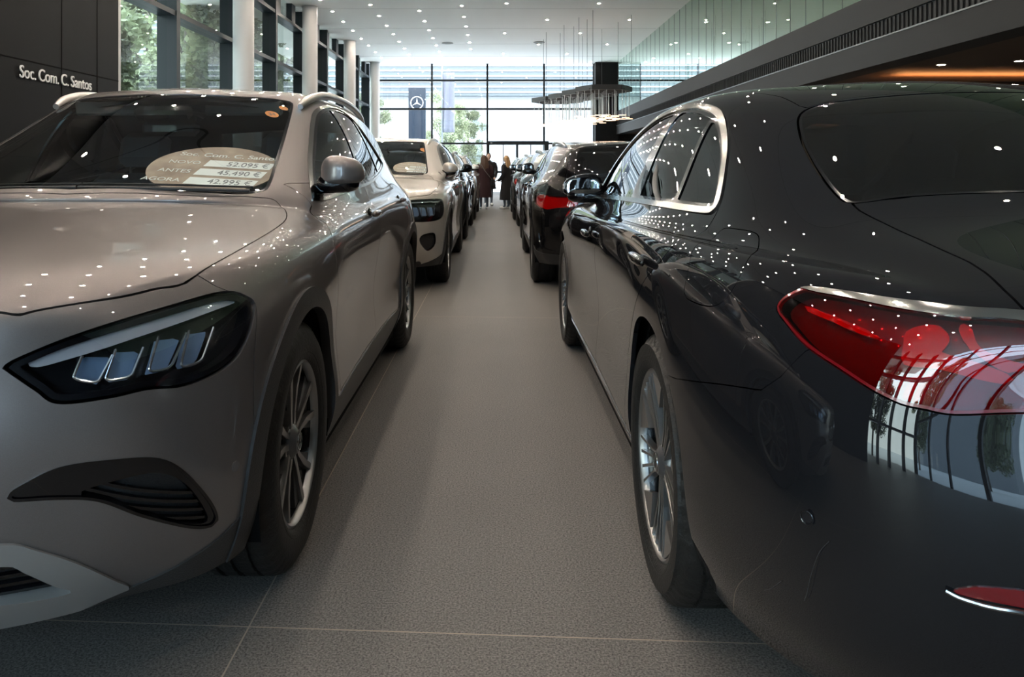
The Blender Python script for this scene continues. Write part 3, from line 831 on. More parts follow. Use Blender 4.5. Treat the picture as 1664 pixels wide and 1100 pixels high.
SEDAN = {'rows': [
 [(-.74,0,.19),(-.725,.28,.19),(-.67,.50,.195),(-.57,.69,.20),(-.42,.84,.20),(0,.87,.22),(.45,.875,.185),(1.0,.875,.18),(1.5,.875,.18),(2.0,.875,.18),(2.5,.88,.19),(2.96,.88,.22),(3.42,.87,.22),(3.74,.74,.24),(3.86,.52,.26),(3.90,.28,.27),(3.91,0,.27)],
 [(-.83,0,.32),(-.81,.28,.32),(-.75,.54,.32),(-.64,.76,.32),(-.42,.90,.33),(0,.93,.34),(.45,.925,.32),(1.0,.915,.30),(1.5,.912,.30),(2.0,.915,.30),(2.5,.925,.32),(2.96,.935,.34),(3.45,.915,.36),(3.86,.80,.38),(4.01,.55,.40),(4.06,.28,.41),(4.07,0,.41)],
 [(-.86,0,.48),(-.84,.28,.48),(-.78,.55,.48),(-.66,.78,.48),(-.42,.905,.50),(0,.93,.50),(.45,.915,.48),(1.0,.905,.47),(1.5,.902,.47),(2.0,.905,.48),(2.5,.925,.50),(2.96,.94,.52),(3.47,.925,.54),(3.90,.825,.55),(4.06,.56,.56),(4.10,.28,.56),(4.11,0,.56)],
 [(-.86,0,.60),(-.84,.28,.60),(-.78,.55,.60),(-.66,.775,.60),(-.40,.90,.63),(0,.928,.64),(.45,.918,.64),(1.0,.91,.64),(1.5,.91,.64),(2.0,.915,.65),(2.5,.93,.67),(2.96,.945,.69),(3.47,.925,.70),(3.90,.83,.70),(4.055,.56,.70),(4.095,.28,.70),(4.105,0,.70)],
 [(-.83,0,.68),(-.81,.28,.68),(-.75,.54,.69),(-.63,.755,.70),(-.38,.885,.74),(0,.92,.77),(.45,.93,.79),(1.0,.928,.80),(1.5,.93,.81),(2.0,.935,.82),(2.5,.94,.83),(2.96,.94,.84),(3.46,.905,.85),(3.88,.805,.85),(4.03,.55,.855),(4.075,.28,.855),(4.085,0,.855)],
 [(-.78,0,.74),(-.76,.28,.74),(-.71,.54,.75),(-.59,.72,.77),(-.36,.835,.82),(0,.885,.87),(.45,.90,.90),(1.0,.90,.92),(1.5,.905,.935),(2.0,.91,.95),(2.5,.912,.96),(2.96,.90,.965),(3.42,.855,.965),(3.83,.755,.955),(3.98,.54,.965),(4.03,.28,.975),(4.04,0,.98)]],
 'lanes': [
 [-.36,(-.40,.73,.85),(-.45,.57,.87),(-.50,.38,.88),(-.54,.19,.885),(-.55,0,.885)],
 [0,(-.02,.79,.91),(-.05,.62,.94),(-.08,.42,.955),(-.10,.20,.965),(-.10,0,.965)],
 [.45,(.43,.82,.945),(.40,.70,.98),(.38,.48,.995),(.35,.22,1.005),(.34,0,1.005)],
 [.75,(.73,.845,.945),(.70,.79,.975),(.64,.72,1.01),(.54,.40,1.035),(.50,0,1.045)],
 [1.08,(1.09,.855,.955),(1.11,.79,1.09),(1.15,.705,1.205),(1.04,.38,1.25),(.99,0,1.265)],
 [1.43,(1.44,.862,.965),(1.51,.775,1.20),(1.60,.64,1.375),(1.50,.36,1.42),(1.46,0,1.435)],
 [1.8,(1.8,.866,.975),(1.85,.772,1.22),(1.92,.632,1.405),(1.90,.35,1.45),(1.89,0,1.465)],
 [2.2,(2.2,.86,.985),(2.24,.765,1.22),(2.3,.622,1.40),(2.3,.35,1.445),(2.3,0,1.46)],
 [2.55,(2.55,.858,.99),(2.6,.752,1.19),(2.66,.605,1.36),(2.72,.35,1.405),(2.75,0,1.42)],
 [2.92,(2.93,.845,.99),(2.96,.74,1.13),(2.99,.60,1.27),(3.06,.36,1.305),(3.10,0,1.315)],
 [3.28,(3.29,.81,.985),(3.31,.73,1.05),(3.33,.62,1.12),(3.40,.36,1.145),(3.43,0,1.15)],
 [3.58,(3.59,.765,.985),(3.60,.67,1.015),(3.62,.55,1.035),(3.66,.30,1.045),(3.67,0,1.045)],
 ],
}

def _squash(sp, z0, k):
    sp['lanes'] = [[L[0]]+[(s, x, z if z < z0 else z0+(z-z0)*k) for s, x, z in L[1:]] for L in sp['lanes']]
_squash(SUV, 1.0, .91)

# ---------------------------------------------------------------- car pieces
def star_points(r, w):
    P = []
    for k in range(3):
        a = math.pi/2+2*math.pi*k/3
        P.append((math.cos(a)*r, math.sin(a)*r)); b = a+math.pi/3
        P.append((math.cos(b)*w, math.sin(b)*w))
    return P
def star_badge(name, r, m, parent, T):
    """three-pointed star in a ring, in the local xy plane"""
    g = G(); n = 36
    P = star_points(r*.9, r*.13); c = len(P)
    g.add([(x, y, 0) for x, y in P]+[(0, 0, r*.12)], [(i, (i+1) % c, c) for i in range(c)], T)
    pts = [T @ Vector((math.cos(2*math.pi*i/n)*r, math.sin(2*math.pi*i/n)*r, r*.03)) for i in range(n)]
    g.tube(pts, r*.07, 6, True)
    return g.out(name, m, parent, auto=20)

def tyre_profile(R, W, rim):
    # (radius, x) from the outer bead over the tread to the inner bead; outer sidewall face near x=0
    return [(rim+.002, -.022), (rim+.010, -.010), (rim+.022, -.004), ((rim+R)/2-.01, .0), ((rim+R)/2+.02, -.0015), (R-.028, -.010), (R-.013, -.019), (R-.005, -.028),
            (R-.001, -.042), (R, -.062), (R-.007, -.064), (R-.007, -.072), (R, -.074), (R+.001, -W/2+.008), (R-.007, -W/2+.006), (R-.007, -W/2-.006), (R+.001, -W/2-.008),
            (R, -W+.074), (R-.007, -W+.072), (R-.007, -W+.064), (R, -W+.062), (R-.001, -W+.042), (R-.013, -W+.02), (R-.03, -W+.01), (rim+.02, -W+.004), (rim+.002, -W+.02)]

def spoke_solid(g, poly, x_face, depth, ang, dish=0.0):
    """2D outline (radius, tangential) -> bar standing in the wheel plane; face dished toward the rim"""
    n = len(poly); V = []
    for d in (0, depth):
        for r, t in poly:
            x = x_face+dish*((r-.05)/.2)**2-d*(1.0)
            V.append((x, r*math.cos(ang)-t*math.sin(ang), r*math.sin(ang)+t*math.cos(ang)))
    F = [tuple(range(n)), tuple(reversed(range(n, 2*n)))]+[(i, n+i, n+(i+1) % n, (i+1) % n) for i in range(n)]
    g.add(V, F)

def make_wheel(R, W, rim, style, detail=True, hub_x=0.0):
    """wheel with its outer face at local x=0, axle along x; parts: tyre, rim, spokes, hub, disc"""
    w = empty('wheel')
    nseg = 144 if detail else 56
    def tread(i, j, r, x):
        if detail and j in (5, 6, 7, 8, 21, 22) and i % 3 == 0: return r-.0045, x
        if detail and j in (12, 13, 16, 17) and i % 4 == 0: return r-.003, x
        return r, x
    g = G(); g.lathe(tyre_profile(R, W, rim), nseg, 'x', tread); g.out('tyre', M['rubber'], w, auto=35)
    if detail:      # raised rings on the sidewall
        g = G()
        for rr in (rim+.03, R-.036): g.tube([(-.0035 if rr < R-.05 else -.008, rr*math.cos(a), rr*math.sin(a)) for a in [2*math.pi*i/96 for i in range(96)]], .0016, 6, True)
        g.out('sidewall_ring', M['rubber'], w)
    g = G(); g.lathe([(rim+.004, -.022), (rim+.006, -.016), (rim-.001, -.012), (rim-.007, -.018), (rim-.012, -.035), (rim-.016, -.08), (rim-.02, -.17), (rim-.0, -W+.02)], 96 if detail else 40)
    o = g.out('rim', M['machined'], w, auto=50)
    o.data.materials.append(M['rim_black'])
    for p in o.data.polygons:
        if abs(sum(o.data.vertices[v].co.x for v in p.vertices)/4) > .03: p.material_index = 1
    rr = rim-.012
    if style == 'five':
        for k in range(5):
            a0 = math.pi/2+2*math.pi*k/5
            g = G(); dd = []
            for s in (-1, 1):
                spoke_solid(g, [(.030, s*.004), (.09, s*.010), (.15, s*.022), (rr, s*.046), (rr, s*.068), (.15, s*.044), (.09, s*.027), (.030, s*.024)][::s], -.034, .05, a0, .016)
                # grey web beside each blade
                d = G(); dd.append(d); spoke_solid(d, [(.10, s*.030), (rr, s*.066), (rr, s*.112), (.17, s*.078)][::s], -.044, .03, a0, .012)
            sp = g.out('spoke', M['machined'], w, smooth=False)
            for d in dd: d.out('spoke_web', M['rim_grey'], sp, smooth=False)
            e = G(); spoke_solid(e, [(.035, -.012), (.15, -.022), (rr, -.050), (rr, .050), (.15, .022), (.035, .012)], -.052, .03, a0, .016)
            e.out('spoke_pocket', M['rim_black'], sp, smooth=False)
    else:
        for k in range(5):
            a0 = math.pi/2+2*math.pi*(k+.5)/5
            g = G()
            for q in range(4):
                t0 = (-.0195+.013*q); t1 = (-.066+.044*q)
                spoke_solid(g, [(.035, t0-.003), (.11, t0*1.5-.0032), (rr, t1-.0045), (rr, t1+.0045), (.11, t0*1.5+.0032), (.035, t0+.003)], -.030, .045, a0, .014)
            sp = g.out('spoke', M['machined'], w, smooth=False)
            e = G(); spoke_solid(e, [(.035, -.022), (.11, -.034), (rr, -.072), (rr, .072), (.11, .034), (.035, .022)], -.050, .03, a0, .014)
            e.out('spoke_pocket', M['rim_black'], sp, smooth=False)
            a1 = a0+math.pi/5
            d = G(); spoke_solid(d, [(.15, 0), (rr, -.060), (rr, .060)], -.026, .02, a1, .010)
            d.out('aero_blade', M['machined'], w, smooth=False)
    g = G(); g.lathe([(.001, -.016), (.030, -.018), (.036, -.024), (.050, -.034), (.058, -.05), (.06, -.09)], 40); h = g.out('hub', M['rim_grey'], w, auto=30)
    if detail:
        T = Matrix.Translation((-.0155, 0, 0)) @ Matrix.Rotation(math.pi/2, 4, 'Y') @ Matrix.Rotation(math.pi/2, 4, 'Z')
        star_badge('star_emblem', .024, M['chrome'], h, T)
        for k in range(5):
            a = math.pi/2+2*math.pi*(k+.5)/5
            g = G(); g.cyl((-.062, .056*math.cos(a), .056*math.sin(a)), (-.040, .056*math.cos(a), .056*math.sin(a)), .0095, 6); g.out('wheel_bolt', M['satin'], h)
    g = G(); g.lathe([(.05, -.085), (.06, -.078), (.168, -.078), (.170, -.084), (.170, -.095), (.168, -.101), (.06, -.101)], 56); g.out('brake_disc', M['disc'], w, auto=30)
    g = G(); g.lathe([(.17, -.105), (rim-.03, -.11)], 40); g.out('brake_shield', M['void'], w)
    return w

def tree(o, parent):
    """copy an object with its children, sharing mesh data"""
    c = o.copy(); COL.objects.link(c); c.parent = parent
    for ch in list(o.children): tree(ch, c)
    return c

def path_part(name, pts, r, m, parent, n=8, both=True, flat=None):
    for sg in ((1, -1) if both else (1,)):
        g = G(); g.tube([(p[0]*sg, p[1], p[2]) for p in pts], r, n); g.out(name, m, parent)

def blob(name, c, half, m, parent, shape, sg=1, nu=24, nv=16, rot=None):
    g = G(); T = Matrix.Translation((c[0]*sg, c[1], c[2]))
    if rot: T = T @ Matrix.Rotation(rot*sg, 4, 'Z')
    g.ell((0, 0, 0), half, nu, nv, T, shape); return g.out(name, m, parent)

def superq(e):
    def f(d):
        return tuple(math.copysign(abs(x)**e, x) for x in d)
    return f

def mirror_unit(root, c, pm, sx=.085, sz=.075):
    """door mirror: painted shell over a black foot and glass, facing +s"""
    for sg in (1, -1):
        e = superq(.72)
        def shell(d, e=e):
            x, y, z = e(d)
            z = z if z > -.1 else -.1+(z+.1)*.5
            y = y if y < .35 else .35+(y-.35)*.2
            return (x, y*(1-.25*abs(x)), z*(1-.18*x*sg))
        o = blob('mirror_housing', c, (sx, .075, sz), pm, root, shell, sg)
        b = blob('mirror_foot', (c[0]-.02, c[1]+.012, c[2]-sz*.42), (sx*.98, .066, sz*.52), M['black_gloss'], o, superq(.75), sg)
        g = G(); g.box((c[0]-sx*1.5)*sg if sg > 0 else (c[0]-sx*.3)*sg, (c[0]-sx*.3)*sg if sg > 0 else (c[0]-sx*1.5)*sg, c[1]-.02, c[1]+.04, c[2]-sz*.95, c[2]-sz*.45, b=.008)
        g.out('mirror_arm', M['black_gloss'], o)
        blob('mirror_glass', (c[0], c[1]+.028, c[2]+.004), (sx*.84, .004, sz*.66), M['mirror'], o, superq(.6), sg)

def seat_unit(root, x, s, z0, zt, name='front_seat', m=None):
    m = m or M['seat']
    g = G(); T = Matrix.Translation((x, s, z0)) @ Matrix.Rotation(-.30, 4, 'X')
    g.box(-.25, .25, -.05, .08, 0, zt-z0-.20, T, .05)
    g.box(-.25, .25, -.50, .06, -.08, .06, Matrix.Translation((x, s, z0)), .05)
    o = g.out(name, m, root)
    h = G(); h.box(-.13, .13, -.045, .045, zt-z0-.17, zt-z0+.02, T, .04)
    h.cyl(T @ Vector((-.06, 0, zt-z0-.25)), T @ Vector((-.06, 0, zt-z0-.12)), .007); h.cyl(T @ Vector((.06, 0, zt-z0-.25)), T @ Vector((.06, 0, zt-z0-.12)), .007)
    h.out('headrest', m, o)

def interior(root, s_dash, s_front, s_rear, z_dash, zt):
    g = G(); T = Matrix.Translation((0, s_dash, z_dash))
    g.box(-.70, .70, -.22, .16, -.30, -.02, T, .05); g.box(-.66, .66, .12, .20, -.34, -.10, T, .03)
    d = g.out('dashboard', M['dash'], root)
    g = G(); g.box(-.30, .12, -.01, .02, -.02, .09, Matrix.Translation((.0, s_dash+.10, z_dash-.05)) @ Matrix.Rotation(-.2, 4, 'X'), .008); g.out('dash_screen', M['black_gloss'], d)
    n = 28; c = Vector((.38, s_dash+.33, z_dash-.13)); R = Matrix.Rotation(-.45, 4, 'X')
    g = G(); g.tube([c+(R @ Vector((.185*math.cos(2*math.pi*i/n), 0, .185*math.sin(2*math.pi*i/n)))) for i in range(n)], .015, 8, True)
    for a in (0, math.pi, -math.pi/2): g.tube([c, c+(R @ Vector((.18*math.cos(a), 0, .18*math.sin(a))))], .014, 6)
    g.cyl(c+R @ Vector((0, -.01, 0)), c+R @ Vector((0, .03, 0)), .06, 20); g.out('steering_wheel', M['dash'], root)
    for x in (-.37, .37): seat_unit(root, x, s_front, .50, zt)
    g = G(); T = Matrix.Translation((0, s_rear, .52)) @ Matrix.Rotation(-.32, 4, 'X')
    g.box(-.64, .64, -.05, .08, 0, .50, T, .05); g.box(-.64, .64, -.50, .06, -.08, .06, Matrix.Translation((0, s_rear, .52)), .05)
    b = g.out('rear_bench', M['seat'], root)
    for x in (-.40, 0, .40):
        h = G(); h.box(x-.12, x+.12, -.04, .04, .47, .47+min(.17, zt-1.05), T, .035); h.out('headrest', M['seat'], b)
    # parcel shelf / boot floor and cabin floor close the view to the ground
    g = G(); g.box(-.80, .80, s_dash-.3, s_rear+.35, .28, .34); g.out('cabin_floor', M['dash'], root)

def wheel_place(root, w, s, R, xo):
    first = True
    for sg in (1, -1):
        o = w if (w.parent is None and first) else None
        if o is None: o = tree(w, root)
        o.parent = root; o.location = (xo*sg, s, R)
        o.rotation_euler = (0, 0, 0 if sg > 0 else math.pi)
        first = False
def gateF(V, N): return (V[:, 1] < .2) & (N[:, 0]-N[:, 1] > .15)
def gateR(s0):
    return lambda V, N: (V[:, 1] > s0) & (N[:, 0]+N[:, 1] > .12)
def gateS(V, N): return (N[:, 0] > .12) & (V[:, 0] > .3)
def gateT(V, N): return (N[:, 2] > .05)
def gateBack(V, N): return (N[:, 1] > .12)
def circ(s, z, r, flat=.0):
    def f(V, N):
        d = np.sqrt((V[:, 1]-s)**2+(V[:, 2]-z)**2)-r
        low = np.where(V[:, 2] < z, np.abs(V[:, 1]-s)-r, d)     # open downwards
        return np.where((V[:, 0] > .35), low, .5)
    return f
def halfplane(p, q):
    """negative on the left of p->q in the side view"""
    d = np.array(q)-np.array(p); d = d/np.linalg.norm(d)
    return lambda V, N: -((V[:, 1]-p[0])*(-d[1])+(V[:, 2]-p[1])*d[0])
def above(z): return lambda V, N: z-V[:, 2]
def below(z): return lambda V, N: V[:, 2]-z

def liners(root, s_list, R, xin=.60, xout=.89, z=.36):
    for s in s_list:
        for sg in (1, -1):
            n = 24; V = []; F = []
            for i in range(n+1):
                a = math.pi*i/n*1.2-.1*math.pi
                V += [(xout*sg, s+R*math.cos(a), z+R*math.sin(a)), (xin*sg, s+R*math.cos(a), z+R*math.sin(a))]
            F = [(2*i, 2*i+1, 2*i+3, 2*i+2) for i in range(n)]
            V.append((xin*sg, s, z)); F += [(2*i+1, len(V)-1, 2*i+3) for i in range(n)]
            link('wheel_liner', V, F, M['void'], root)

def tube_on(name, pts, r, m, parent, closed=False, both=True, lift=0.0, n=8):
    """tube along surface points (x,s,z)"""
    for sg in ((1, -1) if both else (1,)):
        g = G(); g.tube([((p[0]+lift)*sg, p[1], p[2]) for p in pts], r, n, closed); g.out(name, m, parent)

def dense(P, n=6, closed=False):
    P = [np.array(p, float) for p in P]; out = []; m = len(P)
    for i in range(m if closed else m-1):
        p1, p2 = P[i], P[(i+1) % m]; p0 = P[i-1] if closed or i > 0 else p1; p3 = P[(i+2) % m] if closed or i+2 < m else p2
        for k in range(n):
            t = k/n; out.append(0.5*((2*p1)+(-p0+p2)*t+(2*p0-5*p1+4*p2-p3)*t*t+(-p0+3*p1-3*p2+p3)*t**3))
    if not closed: out.append(P[-1])
    return out

# ---------------------------------------------------------------- the tall cars (front-facing row and estates)
LAMP_A = [(.503,-.773,.770),(.526,-.761,.785),(.599,-.718,.815),(.677,-.644,.838),(.786,-.483,.861),(.826,-.410,.860),(.852,-.373,.842),(.866,-.356,.824),(.871,-.387,.779),(.866,-.429,.736),(.854,-.470,.709),(.830,-.525,.692),(.788,-.596,.685),(.735,-.657,.695),(.679,-.702,.691),(.597,-.746,.692),(.560,-.757,.720),(.529,-.766,.747)]
VENT_A = [(.520,-.786,.525),(.538,-.780,.540),(.606,-.752,.568),(.703,-.699,.564),(.758,-.650,.546),(.792,-.606,.502),(.825,-.548,.417),(.834,-.520,.363),(.824,-.528,.346),(.794,-.576,.363),(.725,-.664,.428),(.662,-.717,.483),(.594,-.752,.502),(.527,-.782,.511)]
MESH_A = [(.633,-.734,.509),(.740,-.667,.520),(.792,-.604,.475),(.822,-.545,.375),(.803,-.563,.366),(.742,-.645,.418),(.671,-.711,.477)]
DLO_A = [(.66,1.030),(.66,1.060),(.80,1.136),(1.05,1.26),(1.24,1.362),(1.37,1.424),(1.53,1.462),(1.75,1.474),(1.93,1.455),(2.06,1.40),(2.18,1.34),(2.33,1.266),(2.46,1.195),(2.455,1.168),(2.28,1.134),(1.94,1.096),(1.616,1.070),(1.34,1.060),(1.06,1.044)]

def make_tall(name, lvl, kind, pm, zmul=1.0, detail=True):
    """kind 'suv' (grey near car), 'box' (square lamps) or 'estate'"""
    warp = None
    if zmul != 1.0:
        def warp(co):
            c = co.copy(); m = c[:, 2] > 1.0; c[m, 2] = 1.0+(c[m, 2]-1.0)*zmul
            if kind == 'box': t = np.clip((c[:, 2]-.98)/.12, 0, 1); c[:, 0] *= 1+.105*t*t*(3-2*t)
            return c
    def zs(z): return 1.0+(z-1.0)*zmul if z > 1 else z
    sh = build_surface(SUV, lvl, warp)
    base = sh.copy()
    root = empty(name)
    F = sh.F; AZ = .352; SR = 2.729
    # inner black shell: same skin set inwards, open where the windows and wheels are
    dlo = cr_poly([(a, zs(b)) for a, b in DLO_A], 4)
    f_dlo = proj_fun(dlo, 'side', gateS)
    WS = [(.36,-.3),(.375,0),(.415,.383),(.47,.56),(.53,.628),(.607,.632),(.787,.608),(1.071,.568),(1.31,.530),(1.335,.50),(1.312,.454),(1.241,.278),(1.197,0),(1.19,-.3)]
    f_ws = proj_fun(cr_poly(WS, 5), 'top', gateT)
    HG = [(-.3, zs(1.10)),(.46, zs(1.09)),(.535, zs(1.12)),(.525, zs(1.24)),(.47, zs(1.40)),(.40, zs(1.435)),(-.3, zs(1.45))]
    f_hg = proj_fun(cr_poly(HG, 5), 'front', lambda V, N: (V[:, 1] > 2.9) & (N[:, 1] > .1))
    arch = fmin(circ(0, AZ, .392), circ(SR, AZ, .392))
    _, rest = sh.cut(list(F), fmin(fadd(f_dlo, .0), fadd(f_ws, .0), fadd(f_hg, .0), arch))
    emit(sh, rest, 'inner_frame', M['void'], root, off=-.050, rim=0)
    sh = base.copy(); F = sh.F
    _, F = sh.cut(F, arch)
    # glass
    ws, F = sh.cut(F, f_ws)
    gl, edge = sh.cut(ws, fadd(f_ws, .012))
    o = emit(sh, gl, 'windscreen', M['wind_glass'], root, off=-.003, rim=0)[0]
    emit(sh, edge, 'windscreen_seal', M['black_gloss'], o, off=-.002, rim=.01)
    hg, F = sh.cut(F, f_hg)
    emit(sh, hg, 'rear_window', M['dark_glass'], root, off=-.003, rim=.01)
    dl, F = sh.cut(F, f_dlo)
    fr, dl = sh.cut(dl, fneg(fadd(f_dlo, .013)))
    emit(sh, fr, 'window_trim', M['chrome'], root, 'sep', off=.004, rim=.012)
    B1 = halfplane((1.58, zs(1.46)), (1.475, zs(1.08))); B2 = halfplane((1.66, zs(1.46)), (1.525, zs(1.08)))
    C1 = halfplane((1.97, zs(1.40)), (2.11, zs(1.10))); C2 = halfplane((2.00, zs(1.40)), (2.145, zs(1.10)))
    inner = fadd(f_dlo, .024)
    g1, dl = sh.cut(dl, fmax(inner, fneg(B1)))
    g2, dl = sh.cut(dl, fmax(inner, B2, fneg(C1)))
    g3, dl = sh.cut(dl, fmax(inner, C2))
    emit(sh, g1, 'front_window', M['side_glass'], root, 'sep', off=-.004, rim=0)
    emit(sh, g2, 'rear_door_window', M['dark_glass'] if kind == 'suv' else M['side_glass'], root, 'sep', off=-.004, rim=0)
    emit(sh, g3, 'quarter_window', M['dark_glass'], root, 'sep', off=-.004, rim=0)
    emit(sh, dl, 'window_pillar', M['black_gloss'], root, 'sep', off=.0, rim=.01)
    # wheel arch cladding and sills
    clad_shape = fmin(circ(0, AZ, .452), circ(SR, AZ, .452))
    dark_low = [(-.74,.10),(-.62,.235),(-.55,.285),(-.43,.345),(-.40,.42),(0,.42),(.42,.40),(.50,.335),(2.25,.335),(2.32,.42),(3.1,.42),(3.18,.36),(3.6,.33),(3.7,.12)]
    f_low = proj_fun(dark_low, 'side', None)
    if detail or kind != 'estate':
        for nm, s_ in (('front_arch_cladding', 0), ('rear_arch_cladding', SR)):
            cl, F = sh.cut(F, circ(s_, AZ, .452)); emit(sh, cl, nm, M['cladding'], root, 'sep', off=.009, rim=.03)
    lw, F = sh.cut(F, f_low)
    emit(sh, lw, 'sill_cladding', M['cladding'], root, 'both', off=.004, rim=.02)
    # headlamp
    if kind == 'box':
        Lp = [(.60,-.72,.86),(.74,-.60,.865),(.835,-.42,.862),(.865,-.36,.84),(.872,-.37,.76),(.855,-.44,.69),(.80,-.56,.665),(.62,-.74,.665),(.56,-.755,.70),(.56,-.75,.83)]
        Lp = p3([(x, s, z-.01) for x, s, z in Lp], DF)
        Vp = p3([(.70,-.71,.53),(.77,-.63,.545),(.80,-.59,.53),(.805,-.58,.44),(.775,-.63,.385),(.74,-.67,.385),(.68,-.72,.47)], DF)
    else:
        Lp = p3(LAMP_A, DF, sharp=(0,)); Vp = p3(VENT_A, DF, sharp=(0,))
    f_lp = proj_fun(Lp, DF, gateF); f_vt = proj_fun(Vp, DF, gateF)
    lp, F = sh.cut(F, f_lp, -.001); _, F = sh.cut(F, f_lp, .0025)
    b2 = base.copy()
    lens = emit(sh, lp, 'headlamp', M['lens'], root, 'sep', off=-.001, rim=.004)
    for L, sg in zip(lens, (1, -1)):
        pass
    hs, _ = b2.cut(b2.F, fadd(f_lp, .004))
    hz, inside = b2.cut(hs, fneg(fadd(f_lp, .016)))
    hobj = emit(b2, hz, 'lamp_bezel', M['lamp_black'], root, 'sep', off=-.006, rim=.04)
    ho2 = emit(b2, inside, 'lamp_housing', M['lamp_black'], root, 'sep', off=-.040, rim=0)
    for i in range(2): hobj[i].parent = lens[i]; ho2[i].parent = lens[i]
    def inner_patch(P, off, m, nm, sharp=(), rim=.006, src=base, basis=DF, gate=gateF, par=lens):
        t = src.copy(); a, _ = t.cut(t.F, proj_fun(p3(P, basis, sharp, 4), basis, gate))
        os = emit(t, a, nm, m, root, 'sep', off=off, rim=rim)
        if os and par:
            for i in range(2): os[i].parent = par[i]
        return os
    if kind != 'box':
        inner_patch([(.532,-.758,.772),(.61,-.705,.803),(.70,-.62,.829),(.791,-.480,.849),(.835,-.415,.848),(.845,-.40,.838),(.80,-.48,.828),(.70,-.63,.802),(.60,-.71,.775),(.556,-.748,.764)], -.012, M['lamp_bar'], 'light_guide', (0,))
        cells = [[(.616,-.726,.732),(.657,-.708,.718),(.675,-.681,.770),(.627,-.710,.775)], [(.668,-.700,.720),(.709,-.672,.721),(.720,-.639,.776),(.679,-.675,.780)],
                 [(.734,-.647,.724),(.767,-.610,.724),(.780,-.559,.790),(.740,-.608,.793)], [(.781,-.594,.720),(.811,-.549,.722),(.821,-.500,.790),(.785,-.553,.794)]]
    else:
        inner_patch([(.60,-.72,.84),(.74,-.60,.843),(.84,-.42,.835),(.84,-.42,.822),(.74,-.60,.830),(.60,-.72,.827)], -.012, M['lamp_bar'], 'light_guide', ())
        cells = [[(.61,-.73,.70),(.67,-.69,.70),(.67,-.69,.79),(.61,-.73,.79)], [(.69,-.68,.70),(.74,-.63,.70),(.74,-.63,.79),(.69,-.68,.79)], [(.755,-.61,.70),(.80,-.55,.70),(.80,-.55,.79),(.755,-.61,.79)]]
    for c in cells:
        if detail:
            mid = [tuple((a+b)/2 for a, b in zip(c[0], c[2]))]
            r = inner_patch(c, -.030, M['lamp_reflector'], 'lamp_reflector', (0, 1, 2, 3), rim=.0)
        mx_ = lambda a, b, t: tuple(a[k]*(1-t)+b[k]*t for k in range(3))
        cc = [c[3], mx_(c[3], c[0], .8), c[0], mx_(c[0], c[1], .25), mx_(c[0], c[1], .75), c[1], mx_(c[1], c[2], .2), c[2]]
        cc[2] = mx_(c[0], mx_(c[3], c[1], .5), .12); cc[5] = mx_(c[1], mx_(c[0], c[2], .5), .12)
        pts = [(p[0]-.008, p[1]+.012, p[2]) for p in dense(cc, 4)]
        for i, sg in enumerate((1, -1)):
            g = G(); g.tube([(p[0]*sg, p[1], p[2]) for p in pts], .0032, 6); g.out('lamp_module_rim', M['lamp_rim'], lens[i])
    # corner vents
    vt, F = sh.cut(F, f_vt); 
    vi, vo = sh.cut(vt, fadd(f_vt, .006))
    vob = emit(sh, vo, 'bumper_vent', M['black_gloss'], root, 'sep', off=.002, rim=.02)
    if kind == 'box':
        t = emit(sh, vi, 'vent_mesh', M['black_matt'], root, 'sep', off=-.015, rim=0)
        for i in range(2): t[i].parent = vob[i]
    else:
        f_ms = proj_fun(p3(MESH_A, DF), DF, gateF)
        ms, gp = sh.cut(vi, f_ms)
        t = emit(sh, gp, 'vent_blade', M['black_gloss'], root, 'sep', off=-.002, rim=.01)
        t2 = emit(sh, ms, 'vent_mesh', M['black_matt'], root, 'sep', off=-.022, rim=0)
        for i in range(2): t[i].parent = vob[i]; t2[i].parent = vob[i]
        if detail:
            for k in range(7):
                z0 = .500-.021*k
                bs = base.copy(); lo = np.array([0, 0, 1.])
                band = lambda V, N, z0=z0: np.abs(V[:, 2]+.55*(V[:, 0]-.70)-z0)-.003
                a, _ = bs.cut(bs.F, fadd(f_ms, .001)); a1, _ = bs.cut(a, lambda V, N: (V[:, 2]+.55*(V[:, 0]-.70)-z0)-.0035); _, a2 = bs.cut(a1, lambda V, N: (V[:, 2]+.55*(V[:, 0]-.70)-z0)+.0035)
                os = emit(bs, a2, 'vent_slat', M['black_gloss'], root, 'sep', off=-.008, rim=.012)
                if os:
                    for i in range(2): os[i].parent = vob[i]
    # lower silver skid with its intake
    SK = [(-.5,-.83,.435),(.0,-.835,.435),(.30,-.82,.435),(.501,-.778,.428),(.556,-.751,.403),(.618,-.705,.352),(.659,-.634,.280),(.663,-.598,.245),(.60,-.62,.19),(0,-.75,.17),(-.5,-.7,.17)]
    SI = [(-.5,-.83,.39),(.0,-.83,.39),(.30,-.82,.388),(.495,-.769,.381),(.530,-.748,.358),(.569,-.707,.309),(.582,-.674,.285),(.531,-.707,.281),(.40,-.737,.288),(0,-.78,.285),(-.5,-.75,.285)]
    if kind == 'box': SK = [(x, s, z-.08 if z > .3 else z) for x, s, z in SK]; SI = [(x, s, z*.6+.10) for x, s, z in SI]
    f_sk = proj_fun(p3(SK, DF, n=4), DF, gateF); f_si = proj_fun(p3(SI, DF, n=4), DF, gateF)
    sk, F = sh.cut(F, f_sk)
    si, sk = sh.cut(sk, f_si)
    emit(sh, sk, 'front_skid', M['silver_plastic'] if kind == 'suv' else M['cladding'], root, 'both', off=.006, rim=.03)
    io = emit(sh, si, 'lower_intake', M['black_matt'], root, 'both', off=-.03, rim=0)[0]
